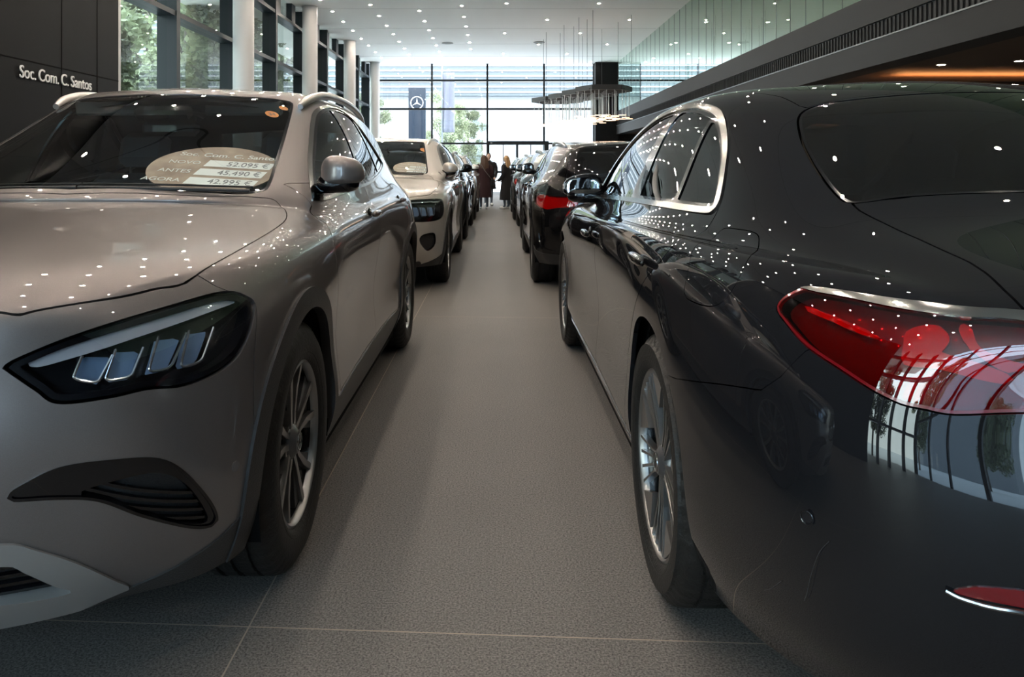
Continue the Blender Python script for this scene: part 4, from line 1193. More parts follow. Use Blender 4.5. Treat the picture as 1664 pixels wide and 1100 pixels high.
    for k in range(4):
        z0 = .362-.022*k
        bs = base.copy(); a, _ = bs.cut(bs.F, f_si); a1, _ = bs.cut(a, lambda V, N: V[:, 2]-z0-.004); _, a2 = bs.cut(a1, lambda V, N: V[:, 2]-z0+.004)
        o2 = emit(bs, a2, 'intake_slat', M['black_gloss'], root, 'both', off=-.012, rim=.01)
        if o2: o2[0].parent = io
    # radiator grille with its star
    GR = [(-.4,-.8,.83),(.0,-.85,.83),(.34,-.81,.825),(.40,-.79,.80),(.45,-.78,.66),(.40,-.80,.55),(.25,-.83,.53),(0,-.85,.53),(-.4,-.8,.53)]
    f_gr = proj_fun(p3(GR, DF, n=4), DF, gateF)
    gr, F = sh.cut(F, f_gr)
    gi, go = sh.cut(gr, fadd(f_gr, .014))
    go_ = emit(sh, go, 'radiator_grille', M['chrome'], root, 'both', off=.003, rim=.02)[0]
    emit(sh, gi, 'grille_mesh', M['black_matt'], root, 'both', off=-.02, rim=0)[0].parent = go_
    star_badge('star_emblem', .085, M['chrome'], go_, Matrix.Translation((0, -.875, .68)) @ Matrix.Rotation(math.pi/2, 4, 'X'))
    g = G(); g.box(-.44, -.09, -.855, -.84, .665, .695, b=.004); g.box(.09, .44, -.855, -.84, .665, .695, b=.004); g.out('grille_bar', M['satin'], go_)
    # tail lamps
    TL = [(.55,3.50,.875),(.74,3.40,.885),(.82,3.28,.90),(.848,3.16,.905),(.872,3.09,.875),(.875,3.10,.83),(.85,3.20,.79),(.79,3.36,.765),(.70,3.42,.78),(.55,3.50,.80)]
    f_tl = proj_fun(p3(TL, DR, n=5), DR, gateR(2.9))
    tl, F = carve(sh, F, f_tl, .0015)
    t0 = emit(sh, tl, 'tail_lamp', M['red_lens'], root, 'sep', off=.001, rim=.004)
    bs = base.copy(); a, _ = bs.cut(bs.F, fadd(f_tl, .002)); t1 = emit(bs, a, 'lamp_housing', M['red_bright'], root, 'sep', off=-.02, rim=0)
    for i in range(2): t1[i].parent = t0[i]
    if detail or kind == 'estate':
        # dark V shaped corner outlet in the rear bumper
        f_rv = proj_fun(p3([(.66,3.44,.46),(.80,3.30,.52),(.84,3.24,.54),(.82,3.28,.42),(.68,3.41,.38)], DR, n=4), DR, gateR(2.9))
        rv, F = sh.cut(F, f_rv); emit(sh, rv, 'rear_bumper_outlet', M['black_gloss'], root, 'sep', off=-.006, rim=.01)
    # opening panels
    HD = [(-.80,-.3),(-.795,0),(-.785,.28),(-.752,.484),(-.725,.541),(-.647,.639),(-.563,.707),(-.459,.763),(-.182,.790),(.22,.781),(.42,.735),(.50,.68),(.475,.60),(.395,.388),(.352,0),(.35,-.3)]
    f_hd = fmax(proj_fun(cr_poly(HD, 4), 'top', gateT), above(.80))
    hd, F = carve(sh, F, f_hd)
    emit(sh, hd, 'bonnet', pm, root, 'both', rim=.014)
    D1 = [(.62,1.10),(.60,1.02),(.52,.985),(.43,.93),(.415,.85),(.47,.70),(.50,.62),(.53,.50),(.545,.345),(1.505,.345),(1.505,.60),(1.50,1.12),(1.1,1.10),(.8,1.10)]
    D2 = [(1.505,1.12),(1.505,.345),(2.21,.345),(2.24,.47),(2.33,.66),(2.50,.82),(2.62,.93),(2.60,1.05),(2.50,1.17),(2.2,1.16),(1.8,1.12)]
    d1, F = carve(sh, F, proj_fun(D1, 'side', gateS)); d2, F = carve(sh, F, proj_fun(D2, 'side', gateS))
    do1 = emit(sh, d1, 'front_door', pm, root, 'sep', rim=.014); do2 = emit(sh, d2, 'rear_door', pm, root, 'sep', rim=.014)
    for doors, sc, zc in ((do1, 1.33, .945), (do2, 2.36, .965)):
        for o, sg in zip(doors, (1, -1)):
            hb = blob('door_handle', (.915, sc, zc), (.013, .095, .015), pm, o, superq(.7), sg)
            blob('handle_recess', (.886, sc-.035, zc-.002), (.010, .045, .030), M['black_gloss'], hb, superq(.9), sg)
    TG = [(-.3,.74),(.50,.74),(.60,.80),(.63,.95),(.615,zs(1.10)),(.585,zs(1.25)),(.53,zs(1.42)),(.47,zs(1.49)),(-.3,zs(1.495))]
    f_tg = proj_fun(cr_poly(TG, 3), 'front', lambda V, N: (V[:, 1] > 3.0) & (N[:, 1] > .05))
    tg, F = carve(sh, F, f_tg); emit(sh, tg, 'tailgate', pm, root, 'both', rim=.014)
    BF = [(-.9,.60),(-.40,.60),(-.415,.70),(-.37,.775),(-.36,.82),(-.5,.86),(-.9,.885)]
    f_bf = fmax(lambda V, N: V[:, 1]-np.interp(V[:, 2], [.3,.62,.70,.75,.80,.826,.85,.878,.907,.95], [-.43,-.41,-.40,-.385,-.36,-.352,-.395,-.44,-.459,-.49]), below(.96))
    bf, F = carve(sh, F, f_bf); bo = emit(sh, bf, 'front_bumper', pm, root, 'both', rim=.014)[0]
    f_br = fmax(lambda V, N: 3.04-V[:, 1]+.3*(V[:, 2]-.5), below(.74))
    br, F = carve(sh, F, f_br); emit(sh, br, 'rear_bumper', pm, root, 'both', rim=.014)
    emit(sh, F, 'body_shell', pm, root, 'both', rim=.014)
    # parking sensors
    for sg in (1, -1):
        g = G(); c = Vector((.866*sg, -.487, .465)); d = Vector((.8*sg, -.6, 0)).normalized()
        g.cyl(c-d*.01, c-d*.004, .0115, 20); g.cyl(c-d*.012, c-d*.003, .008, 20); g.out('parking_sensor', pm, bo)
    # roof rails
    rail = [(.565,1.30,zs(1.440)),(.578,1.40,zs(1.480)),(.595,1.60,zs(1.517)),(.605,1.9,zs(1.530)),(.605,2.3,zs(1.522)),(.59,2.7,zs(1.492)),(.575,2.92,zs(1.450))]
    rp = dense(rail, 5)
    path_part('roof_rail', rp, [.014+.006*min(1, i/4, (len(rp)-1-i)/4) for i in range(len(rp))], M['satin'], root, 10)
    mirror_unit(root, (.868, .76, 1.130), pm)
    # wipers, cowl
    if detail:
        for w0 in ([(.60,.45,1.078),(.30,.405,1.088),(.02,.40,1.092)], [(.02,.39,1.092),(-.25,.42,1.088),(-.50,.48,1.078)]):
            g = G(); g.tube(dense(w0, 6), .0065, 6); wp = g.out('wiper', M['black_matt'], root)
            g = G(); g.tube([(p[0], p[1]+.035, p[2]+.012) for p in dense(w0, 6)], .004, 6); g.out('wiper_blade', M['rubber'], wp)
        g = G(); g.box(-.13, .13, 1.12, 1.30, zs(1.37), zs(1.43), Matrix.Rotation(0, 4, 'X'), .02); g.out('camera_cover', M['black_gloss'], root)
        g = G(); g.box(-.13, .13, 1.20, 1.24, zs(1.30), zs(1.30)+.07, b=.02); g.cyl((0, 1.23, zs(1.34)), (0, 1.23, zs(1.44)), .01); g.out('rear_view_mirror', M['black_gloss'], root)
        for sg in (1, -1):
            g = G(); g.box(-.18, .18, 1.30, 1.33, zs(1.40), zs(1.47), Matrix.Translation((.30*sg, 0, 0)), .01); g.out('sun_visor', M['lining'], root)
    interior(root, .62, 1.55, 2.45, 1.04, zs(1.36))
    liners(root, (0, SR), .398)
    g = G(); g.box(-.86, .86, .42, SR-.42, .17, .215); g.box(-.50, .50, -.45, 3.20, .19, .26); g.out('underbody', M['void'], root)
    w = make_wheel(.352, .235, .229, 'five', detail)
    wheel_place(root, w, 0, .352, .905); wheel_place(root, w, SR, .352, .912)
    return root, base

# ---------------------------------------------------------------- the dark saloon
def make_saloon(name, lvl, pm):
    sh = build_surface(SEDAN, lvl); base = sh.copy(); root = empty(name)
    AZ = .353; SR = 2.961
    DLO = [(.99,.985),(.97,1.02),(1.10,1.105),(1.28,1.19),(1.62,1.298),(1.88,1.362),(2.08,1.386),(2.32,1.386),(2.54,1.360),(2.69,1.318),(2.85,1.235),(2.96,1.150),(3.04,1.075),(3.045,1.045),(2.99,1.036),(2.67,1.034),(2.165,1.028),(1.6,1.016),(1.2,1.003)]
    f_dlo = proj_fun(cr_poly(DLO, 5), 'side', gateS)
    WS = [(.50,-.3),(.52,0),(.58,.40),(.70,.66),(.80,.70),(1.10,.675),(1.45,.60),(1.50,.54),(1.43,.36),(1.39,0),(1.39,-.3)]
    f_ws = proj_fun(cr_poly(WS, 5), 'top', gateT)
    RG = [(2.957,-.30),(2.955,0),(2.943,.246),(2.938,.368),(2.940,.46),(2.957,.509),(2.985,.535),(3.03,.555),(3.119,.580),(3.217,.596),(3.309,.605),(3.387,.607),(3.425,.600),(3.44,.56),(3.445,.504),(3.46,.417),(3.481,.259),(3.49,0),(3.49,-.3)]
    f_rg = proj_fun(cr_poly(RG, 5), 'top', gateT)
    arch = fmin(circ(0, AZ, .388), circ(SR, AZ, .392))
    _, rest = sh.cut(list(sh.F), fmin(f_dlo, f_ws, f_rg, arch))
    emit(sh, rest, 'inner_frame', M['void'], root, off=-.050, rim=0)
    sh = base.copy(); _, F = sh.cut(sh.F, arch)
    ws, F = sh.cut(F, f_ws); emit(sh, ws, 'windscreen', M['wind_glass'], root, off=-.003, rim=0)
    rg, F = carve(sh, F, f_rg, .003)
    ri, re = sh.cut(rg, fadd(f_rg, .010))
    o = emit(sh, ri, 'rear_window', M['dark_glass'], root, off=-.0015, rim=0)[0]
    emit(sh, re, 'window_seal', M['black_gloss'], o, off=-.0015, rim=.01)
    dl, F = sh.cut(F, f_dlo)
    fr, dl = sh.cut(dl, fneg(fadd(f_dlo, .017)))
    emit(sh, fr, 'window_trim', M['chrome'], root, 'sep', off=.005, rim=.014)
    B1 = halfplane((2.165, 1.364), (2.085, 1.041)); B2 = halfplane((2.235, 1.365), (2.225, 1.043))
    C1 = halfplane((2.60, 1.318), (2.705, 1.054)); C2 = halfplane((2.625, 1.318), (2.735, 1.054))
    inner = fadd(f_dlo, .028)
    g1, dl = sh.cut(dl, fmax(inner, fneg(B1))); g2, dl = sh.cut(dl, fmax(inner, B2, fneg(C1))); g3, dl = sh.cut(dl, fmax(inner, C2))
    emit(sh, g1, 'front_window', M['side_glass'], root, 'sep', off=-.004, rim=0)
    emit(sh, g2, 'rear_door_window', M['dark_glass'], root, 'sep', off=-.004, rim=0)
    emit(sh, g3, 'quarter_window', M['dark_glass'], root, 'sep', off=-.004, rim=0)
    emit(sh, dl, 'window_pillar', M['black_gloss'], root, 'sep', off=0, rim=.01)
    # tail lamp: chrome strip over a red lens with star-shaped lights
    TLP = [(.596,3.973,.955),(.652,3.940,.954),(.697,3.902,.955),(.741,3.850,.955),(.774,3.787,.955),(.793,3.743,.953),(.807,3.711,.949),(.825,3.688,.935),(.840,3.677,.918),(.848,3.684,.901),(.846,3.715,.889),(.838,3.788,.863),(.812,3.873,.841),(.786,3.919,.823),(.757,3.949,.811),(.733,3.967,.809),(.700,3.984,.807),(.623,4.014,.819),(.50,4.05,.83),(.36,4.07,.85),(.33,4.06,.90),(.40,4.03,.935),(.50,4.005,.95)]
    f_tl = proj_fun(p3(TLP, DR, n=4), DR, gateR(3.3))
    tl, F = carve(sh, F, f_tl, .0014)
    STR = [(.40,4.03,.926),(.606,3.988,.942),(.661,3.955,.940),(.720,3.901,.941),(.773,3.813,.945),(.812,3.716,.945),(.86,3.62,.96),(.70,3.80,1.05),(.40,4.0,1.05)]
    f_st = proj_fun(p3(STR, DR, n=3), DR, gateR(3.3))
    st, lens = sh.cut(tl, f_st)
    edge, lens = sh.cut(lens, fneg(fadd(f_tl, .006)))
    L = emit(sh, lens, 'tail_lamp', M['red_lens'], root, 'sep', off=.002, rim=.004)
    e1 = emit(sh, st, 'chrome_strip', M['chrome'], root, 'sep', off=.004, rim=.01); e2 = emit(sh, edge, 'lamp_edge', M['red_opaque'], root, 'sep', off=.001, rim=.006)
    t = base.copy(); a, _ = t.cut(t.F, fadd(f_tl, .002)); e3 = emit(t, a, 'lamp_housing', M['red_house'], root, 'sep', off=-.030, rim=0)
    for i in range(2): e1[i].parent = L[i]; e2[i].parent = L[i]; e3[i].parent = L[i]
    def patch(P, off, m, nm, sharp=(), n=4, rim=.006):
        t = base.copy(); a, _ = t.cut(t.F, proj_fun(p3(P, DR, sharp, n), DR, gateR(3.3)))
        os = emit(t, a, nm, m, root, 'sep', off=off, rim=rim)
        if os:
            for i in range(2): os[i].parent = L[i]
    patch([(.748,3.925,.897),(.735,3.912,.918),(.712,3.928,.931),(.695,3.938,.931),(.683,3.946,.917),(.688,3.95,.903),(.702,3.952,.894),(.676,3.975,.886),(.655,3.985,.880),(.630,4.003,.868),(.628,4.006,.855),(.660,3.991,.857),(.713,3.964,.868),(.750,3.933,.869)], -.012, M['red_bright'], 'star_light', (), 3)
    patch([(.672,3.945,.936),(.655,3.955,.934),(.648,3.968,.905),(.615,3.998,.887),(.600,4.008,.887),(.618,4.00,.872),(.632,3.992,.873),(.652,3.975,.890),(.664,3.962,.905)], -.012, M['red_bright'], 'star_light', (), 3)
    patch([(.56,4.02,.90),(.54,4.02,.93),(.52,4.03,.93),(.51,4.035,.90),(.48,4.04,.88),(.50,4.04,.86),(.53,4.03,.88),(.56,4.02,.87),(.58,4.02,.88)], -.012, M['red_bright'], 'star_light', (), 3)
    patch([(.826,3.73,.925),(.805,3.79,.921),(.782,3.85,.913),(.766,3.88,.906),(.764,3.89,.900),(.784,3.86,.902),(.805,3.80,.911),(.824,3.74,.917)], -.012, M['red_bright'], 'side_light', (), 3)
    # panels
    BT = [(3.48,-.3),(3.478,0),(3.45,.504),(3.43,.595),(3.465,.595),(3.546,.579),(3.648,.567),(3.729,.564),(3.788,.561),(3.850,.568),(3.918,.584),(3.974,.593),(4.02,.56),(4.06,.40),(4.09,.2),(4.1,-.3)]
    f_bt = fmax(proj_fun(BT, 'top', lambda V, N: N[:, 2] > .02), above(.955))
    BT2 = [(-.3,.98),(.60,.98),(.56,.80),(.50,.70),(-.3,.68)]
    f_bt2 = fmin(f_bt, fmax(proj_fun([(-.3,.965),(.588,.965),(.590,.955),(.575,.80),(.52,.735),(.40,.715),(-.3,.705)], 'front', lambda V, N: (V[:, 1] > 3.93) & (N[:, 1] > .05))))
    bt, F = carve(sh, F, f_bt2, .0022); emit(sh, bt, 'boot_lid', pm, root, 'both', rim=.016)
    D1 = [(.93,1.02),(.88,.97),(.66,.93),(.605,.84),(.56,.72),(.50,.60),(.50,.46),(.52,.30),(1.555,.30),(1.555,.42),(1.56,.60),(1.66,.72),(1.78,.80),(1.92,.87),(2.07,.95),(2.12,1.06),(1.6,1.06),(1.2,1.05)]
    D1 = [(.93,1.04),(.80,.965),(.64,.925),(.60,.84),(.50,.66),(.46,.58),(.50,.44),(.52,.285),(1.62,.285),(1.62,.60),(1.72,.80),(1.95,.95),(2.10,1.06),(1.6,1.06),(1.2,1.06)]
    D2 = [(2.10,1.06),(1.95,.95),(1.72,.80),(1.62,.60),(1.62,.285),(2.46,.285),(2.52,.44),(2.55,.55),(2.66,.66),(2.76,.735),(2.91,.845),(3.03,.91),(3.075,.955),(3.09,1.0),(3.06,1.06),(2.6,1.06)]
    d1, F = carve(sh, F, proj_fun(D1, 'side', gateS)); d2, F = carve(sh, F, proj_fun(D2, 'side', gateS))
    do1 = emit(sh, d1, 'front_door', pm, root, 'sep', rim=.014); do2 = emit(sh, d2, 'rear_door', pm, root, 'sep', rim=.014)
    for doors, sc, zc in ((do1, 1.52, .858), (do2, 2.83, .895)):
        for o, sg in zip(doors, (1, -1)):
            hb = blob('door_handle', (.952, sc, zc), (.013, .105, .015), M['black_gloss'], o, superq(.7), sg)
            blob('handle_recess', (.914, sc-.03, zc-.003), (.016, .055, .034), pm, hb, superq(.9), sg)
    FL = [(3.166,1.006),(3.235,1.014),(3.329,1.012),(3.395,.997),(3.483,.970),(3.513,.928),(3.494,.885),(3.439,.862),(3.344,.857),(3.28,.867),(3.258,.905),(3.20,.96)]
    f_fl = proj_fun(p3([(.80,3.166,1.006),(.781,3.235,1.014),(.767,3.329,1.012),(.780,3.386,.997),(.828,3.483,.972),(.867,3.513,.928),(.890,3.494,.885),(.904,3.439,.865),(.916,3.344,.859),(.919,3.282,.867),(.901,3.255,.920),(.863,3.21,.965)], ((0, 1, 0), (-.6, 0, .8)), n=4), ((0, 1, 0), (-.6, 0, .8)), lambda V, N: N[:, 0] > .02)
    fl, F = carve(sh, F, f_fl, .0012); emit(sh, fl, 'fuel_flap', pm, root, 'sep', rim=.012)
    # rear bumper below a line from the wheel arch to the lamp
    def f_rb(V, N):
        zt = np.interp(V[:, 1], [3.20,3.284,3.572,3.711,3.758,3.80,3.86,4.2], [.655,.668,.735,.764,.80,.86,.88,.90])
        return np.maximum(V[:, 2]-zt, 3.1-V[:, 1])
    rb, F = carve(sh, F, f_rb, .0013)
    f_rf = proj_fun(p3([(.60,4.04,.585),(.678,4.019,.579),(.70,4.008,.572),(.714,4.00,.565),(.70,4.008,.561),(.64,4.034,.560),(.42,4.08,.56),(.42,4.08,.585)], DR, n=3), DR, gateR(3.3))
    rf, rb = sh.cut(rb, f_rf)
    bo = emit(sh, rb, 'rear_bumper', pm, root, 'both', rim=.016)[0]
    ro = emit(sh, rf, 'reflector', M['red_opaque'], root, 'sep', off=.003, rim=.008)
    for i, sg in enumerate((1, -1)):
        ro[i].parent = bo
        g = G(); g.tube([(x*sg, s+.005, z) for x, s, z in dense([(.722,3.996,.563),(.70,4.010,.557),(.64,4.036,.555),(.42,4.082,.553)], 4)], .0035, 8); g.out('reflector_trim', M['chrome'], bo)
        c = Vector((.858*sg, 3.849, .598)); d = Vector((.78*sg, .62, 0)).normalized()
        g = G(); n = 24; a = d.orthogonal().normalized(); b = d.cross(a)
        g.tube([c+d*.001+(a*math.cos(2*math.pi*k/n)+b*math.sin(2*math.pi*k/n))*.0105 for k in range(n)], .0014, 6, True)
        g.cyl(c-d*.01, c+d*.0008, .009, 20); g.out('parking_sensor', pm, bo)
    for pts in ([(.868,3.762,.449),(.873,3.73,.42),(.876,3.701,.400)], [(.838,3.885,.577),(.846,3.865,.548),(.851,3.845,.50),(.851,3.832,.469),(.851,3.820,.448)]):
        g = G(); g.tube(dense(pts, 5), .0004, 5); g.out('scratch', M['rim_grey'], bo)
    # crease between bumper and lower valance
    HD = [(-.76,-.3),(-.755,0),(-.74,.28),(-.66,.56),(-.45,.72),(0,.80),(.45,.82),(.66,.78),(.64,.60),(.55,.40),(.50,0),(.50,-.3)]
    hd, F = carve(sh, F, fmax(proj_fun(cr_poly(HD, 3), 'top', gateT), above(.70))); emit(sh, hd, 'bonnet', pm, root, 'both', rim=.014)
    LP = [(.50,-.75,.70),(.70,-.66,.73),(.82,-.44,.77),(.85,-.36,.775),(.87,-.38,.72),(.82,-.52,.66),(.66,-.70,.625),(.52,-.77,.63)]
    f_lp = proj_fun(p3(LP, DF, n=4), DF, gateF); lp, F = carve(sh, F, f_lp); lo = emit(sh, lp, 'headlamp', M['lens'], root, 'sep', rim=.004)
    t = base.copy(); a, _ = t.cut(t.F, f_lp); h = emit(t, a, 'lamp_housing', M['lamp_black'], root, 'sep', off=-.03, rim=0)
    for i in range(2): h[i].parent = lo[i]
    GR = [(-.4,-.8,.66),(0,-.86,.66),(.36,-.82,.655),(.44,-.80,.60),(.40,-.81,.44),(0,-.86,.42),(-.4,-.8,.42)]
    gr, F = sh.cut(F, proj_fun(p3(GR, DF, n=4), DF, gateF)); go = emit(sh, gr, 'radiator_grille', M['black_gloss'], root, 'both', off=-.01, rim=.02)[0]
    star_badge('star_emblem', .08, M['chrome'], go, Matrix.Translation((0, -.865, .55)) @ Matrix.Rotation(math.pi/2, 4, 'X'))
    f_fb = fmax(lambda V, N: V[:, 1]+.37+.12*(V[:, 2]-.7), below(.77))
    fb, F = carve(sh, F, f_fb); emit(sh, fb, 'front_bumper', pm, root, 'both', rim=.014)
    sl, F = sh.cut(F, fmax(below(.262), lambda V, N: .38-V[:, 1], lambda V, N: V[:, 1]-2.6)); emit(sh, sl, 'sill_cover', M['black_gloss'], root, 'sep', off=.004, rim=.02)
    # roof skin parted from the side frames
    RF = [(2.935,-.3),(2.935,0),(2.92,.35),(2.93,.46),(2.945,.505),(2.775,.508),(2.553,.535),(2.2,.56),(1.8,.565),(1.55,.56),(1.47,.50),(1.41,.30),(1.375,0),(1.375,-.3)]
    rf, F = carve(sh, F, proj_fun(RF, 'top', lambda V, N: (N[:, 2] > .3) & (V[:, 2] > 1.2)), .0012)
    emit(sh, rf, 'roof', pm, root, 'both', rim=.010)
    emit(sh, F, 'body_shell', pm, root, 'both', rim=.014)
    mirror_unit(root, (.905, 1.02, 1.045), M['black_gloss'], .105, .078)
    interior(root, .80, 1.75, 2.62, .98, 1.27)
    g = G(); g.box(-.62, .62, 2.72, 3.42, .90, .93, b=.01); g.out('parcel_shelf', M['dash'], root)
    liners(root, (0, SR), .396)
    g = G(); g.box(-.875, .875, .42, SR-.42, .155, .20); g.box(-.60, .60, -.62, 3.75, .17, .25); g.out('underbody', M['void'], root)
    w = make_wheel(.350, .255, .245, 'multi', True)
    wheel_place(root, w, 0, .350, .925); wheel_place(root, w, SR, .350, .935)
    return root, base

LV = 4
# ---------------------------------------------------------------- cars in place
star_badge('star_emblem', .33, M['white_letters'], P, star_y)
def put(o, x, y, rz=0): o.location = (x, y, 0); o.rotation_euler = (0, 0, rz)
carA, _ = make_tall('hatchback_car', LV, 'suv', M['paint_grey']); put(carA, -1.47, 2.30)
tag(carA, 'brown-grey crossover car in the left foreground with an oval price sign in its windscreen', 'car', 'cars parked in two rows')
carB, _ = make_saloon('saloon_car', LV, M['paint_graphite']); put(carB, 1.36, 5.105, math.pi)
tag(carB, 'dark graphite saloon car in the right foreground, seen from behind', 'car', 'cars parked in two rows')
carS, _ = make_tall('family_car', 3, 'box', M['paint_silver'], .93); put(carS, -1.375, 7.88)
tag(carS, 'beige silver car with a square headlamp, parked behind the foreground grey one', 'car', 'cars parked in two rows')
carE, _ = make_tall('estate_car', 3, 'estate', M['paint_black'], .80, False); put(carE, 1.265, 10.62, math.pi)
tag(carE, 'black car with a red tail lamp, directly ahead of the dark foreground saloon', 'car', 'cars parked in two rows')
def recolour(o, old, new):
    for c in o.children:
        for s in c.material_slots:
            if s.material == old: s.link = 'OBJECT'; s.material = new
        recolour(c, old, new)
def car_copy(src, x, y, rz, old, new, label, zs=1.0):
    c = src.copy(); COL.objects.link(c)
    for ch in list(src.children): tree(ch, c)
    put(c, x, y, rz); recolour(c, old, new); tag(c, label, 'car', 'cars parked in two rows'); c.scale = (1, 1, zs); return c
pb = M['paint_black']
car_copy(carE, -1.36, 12.55, 0, pb, pb, 'black car in the left row, mostly hidden behind the beige silver one')
car_copy(carE, -1.34, 17.05, 0, pb, M['paint_silver'], 'pale beige car in the left row, the farthest one, beside the standing people')
car_copy(carE, 1.30, 15.15, math.pi, pb, M['paint_blue'], 'steel grey car in the right row, ahead of the black one with red lamps')
car_copy(carE, 1.27, 19.62, math.pi, pb, M['paint_slate'], 'dark slate car in the right row, fourth from the front')
car_copy(carE, 1.24, 26.3, math.pi, pb, pb, 'farthest car of the right row, beside the standing people')

# ---------------------------------------------------------------- price signs
M['sign_brown'] = mat('brown_card', (.30, .225, .18), .5); M['sign_light'] = mat('pale_brown_card', (.55, .43, .34), .5)
nt = M['sign_brown'].node_tree; tcn = nt.nodes.new('ShaderNodeTexCoord'); nz = nt.nodes.new('ShaderNodeTexNoise'); nz.inputs['Scale'].default_value = 9; nz.inputs['Detail'].default_value = 4
rr = nt.nodes.new('ShaderNodeValToRGB'); rr.color_ramp.elements[0].position = .35; rr.color_ramp.elements[0].color = (.24, .155, .115, 1); rr.color_ramp.elements[1].position = .65; rr.color_ramp.elements[1].color = (.46, .345, .27, 1)
nt.links.new(tcn.outputs['Object'], nz.inputs['Vector']); nt.links.new(nz.outputs['Fac'], rr.inputs[0]); nt.links.new(rr.outputs[0], nt.nodes['Principled BSDF'].inputs['Base Color'])
M['paper'] = mat('white_price_strip', (.85, .85, .86), .5); M['ink'] = mat('grey_ink', (.18, .18, .20), .6); M['orange'] = mat('orange_sticker', (.85, .28, .05), .5)
from mathutils.bvhtree import BVHTree
def screen_of(car):
    o = [c for c in car.children if c.name.startswith('windscreen')][0]
    return BVHTree.FromPolygons([v.co[:] for v in o.data.vertices], [tuple(p.vertices) for p in o.data.polygons])
def on_screen(bvh, x, z):
    """car-frame point of the windscreen at this width and height"""
    h = bvh.ray_cast(Vector((x, -1, z)), Vector((0, 1, 0))); return h[0], h[1]
def price_sign(car, xc, z0, z1, w, label, m='sign_brown'):
    """oval card standing just behind the glass of a car, following its rake"""
    bvh = screen_of(car)
    a, _ = on_screen(bvh, xc, z0+.03); b, _ = on_screen(bvh, xc, z1); l, _ = on_screen(bvh, xc-w*.35, z0+.07); r, _ = on_screen(bvh, xc+w*.25, z0+.07)
    up = (b-a).normalized(); rt = ((r-l).normalized()+Vector((1.3, 0, 0))).normalized(); nrm = rt.cross(up).normalized(); rt = up.cross(nrm).normalized()
    c = (a+b)/2-up*.015; h = (b-a).length+.03; push = 0
    for i in range(24):
        t_ = 2*math.pi*i/24; p = c+rt*(w/2*math.cos(t_))+up*(h/2*math.sin(t_)); q, _ = on_screen(bvh, p.x, p.z)
        if q is not None: push = max(push, -(q-p).dot(nrm))
    c = c-nrm*(push+.012)
    c = c+car.location
    o = bpy.data.objects.new('price_sign', None); COL.objects.link(o)
    o.matrix_world = Matrix(((rt.x, up.x, nrm.x, c.x), (rt.y, up.y, nrm.y, c.y), (rt.z, up.z, nrm.z, c.z), (0, 0, 0, 1)))
    tag(o, label, 'sign', 'oval price signs')
    g = G(); P = []
    for i in range(72):
        t_ = 2*math.pi*i/72; P.append((w/2*math.cos(t_), max(h/2*math.sin(t_), -h*.46)))
    g.prism(P, -.004, 0); g.out('card', M[m], o, auto=40)
    for k, (lb, pr) in enumerate((('NOVO', '52.095 \u20ac'), ('ANTES', '45.490 \u20ac'), ('AGORA', '42.995 \u20ac'))):
        y = h*(.105-.19*k); x0 = -w*.09-k*w*.025
        g = G(); g.add([(x0, y-h*.07, .0015), (x0+w*.52, y-h*.07, .0015), (x0+w*.54, y+h*.07, .0015), (x0+w*.02, y+h*.07, .0015)], [(0, 1, 2, 3)]); s = g.out('price_strip', M['paper'], o, smooth=False)
        t1 = text(pr, h*.13, M['ink'], o, 'price_lettering', .0003); t1.location = (x0+w*.17, y-h*.042, .002); t1.scale = (.85, 1, 1)
        t2 = text(lb, h*.10, M['white_letters'], o, 'word_lettering', .0004, 'RIGHT'); t2.location = (x0-w*.035, y-h*.035, .001)
    t3 = text('Soc. Com. C. Santos', h*.115, M['white_letters'], o, 'name_lettering', .0004, 'CENTER', .0003); t3.location = (w*.06, h*.25, .001)
    return o
def sticker(car, x, z, r, label, body=None):
    p, n = on_screen(screen_of(car), x, z)
    if n.y > 0: n = -n
    o = empty('round_sticker', p-n*.004+car.location); o.rotation_mode = 'QUATERNION'; o.rotation_quaternion = n.to_track_quat('Z', 'Y')
    g = G(); g.cyl((0, 0, -.001), (0, 0, 0), r, 32); g.out('disc', M['orange'], o, auto=40)
    if body: t_ = text(body, r*1.1, M['ink'], o, 'number_lettering', .0003, 'CENTER'); t_.location = (0, -r*.38, .0006)
    tag(o, label, 'sticker', 'orange windscreen stickers')
price_sign(carA, .385, 1.096, 1.285, .49, 'oval brown price sign inside the windscreen of the grey foreground car')
price_sign(carS, .46, 1.082, 1.238, .42, 'oval beige price sign inside the windscreen of the beige silver car', m='sign_light')
sticker(carA, .475, 1.400, .030, 'orange round sticker numbered 34 in the windscreen of the grey foreground car', '34')
sticker(carA, .50, 1.434, .021, 'small plain orange sticker above the numbered one in the grey car')
sticker(carS, .545, 1.355, .05, 'orange round sticker in the windscreen of the beige silver car')

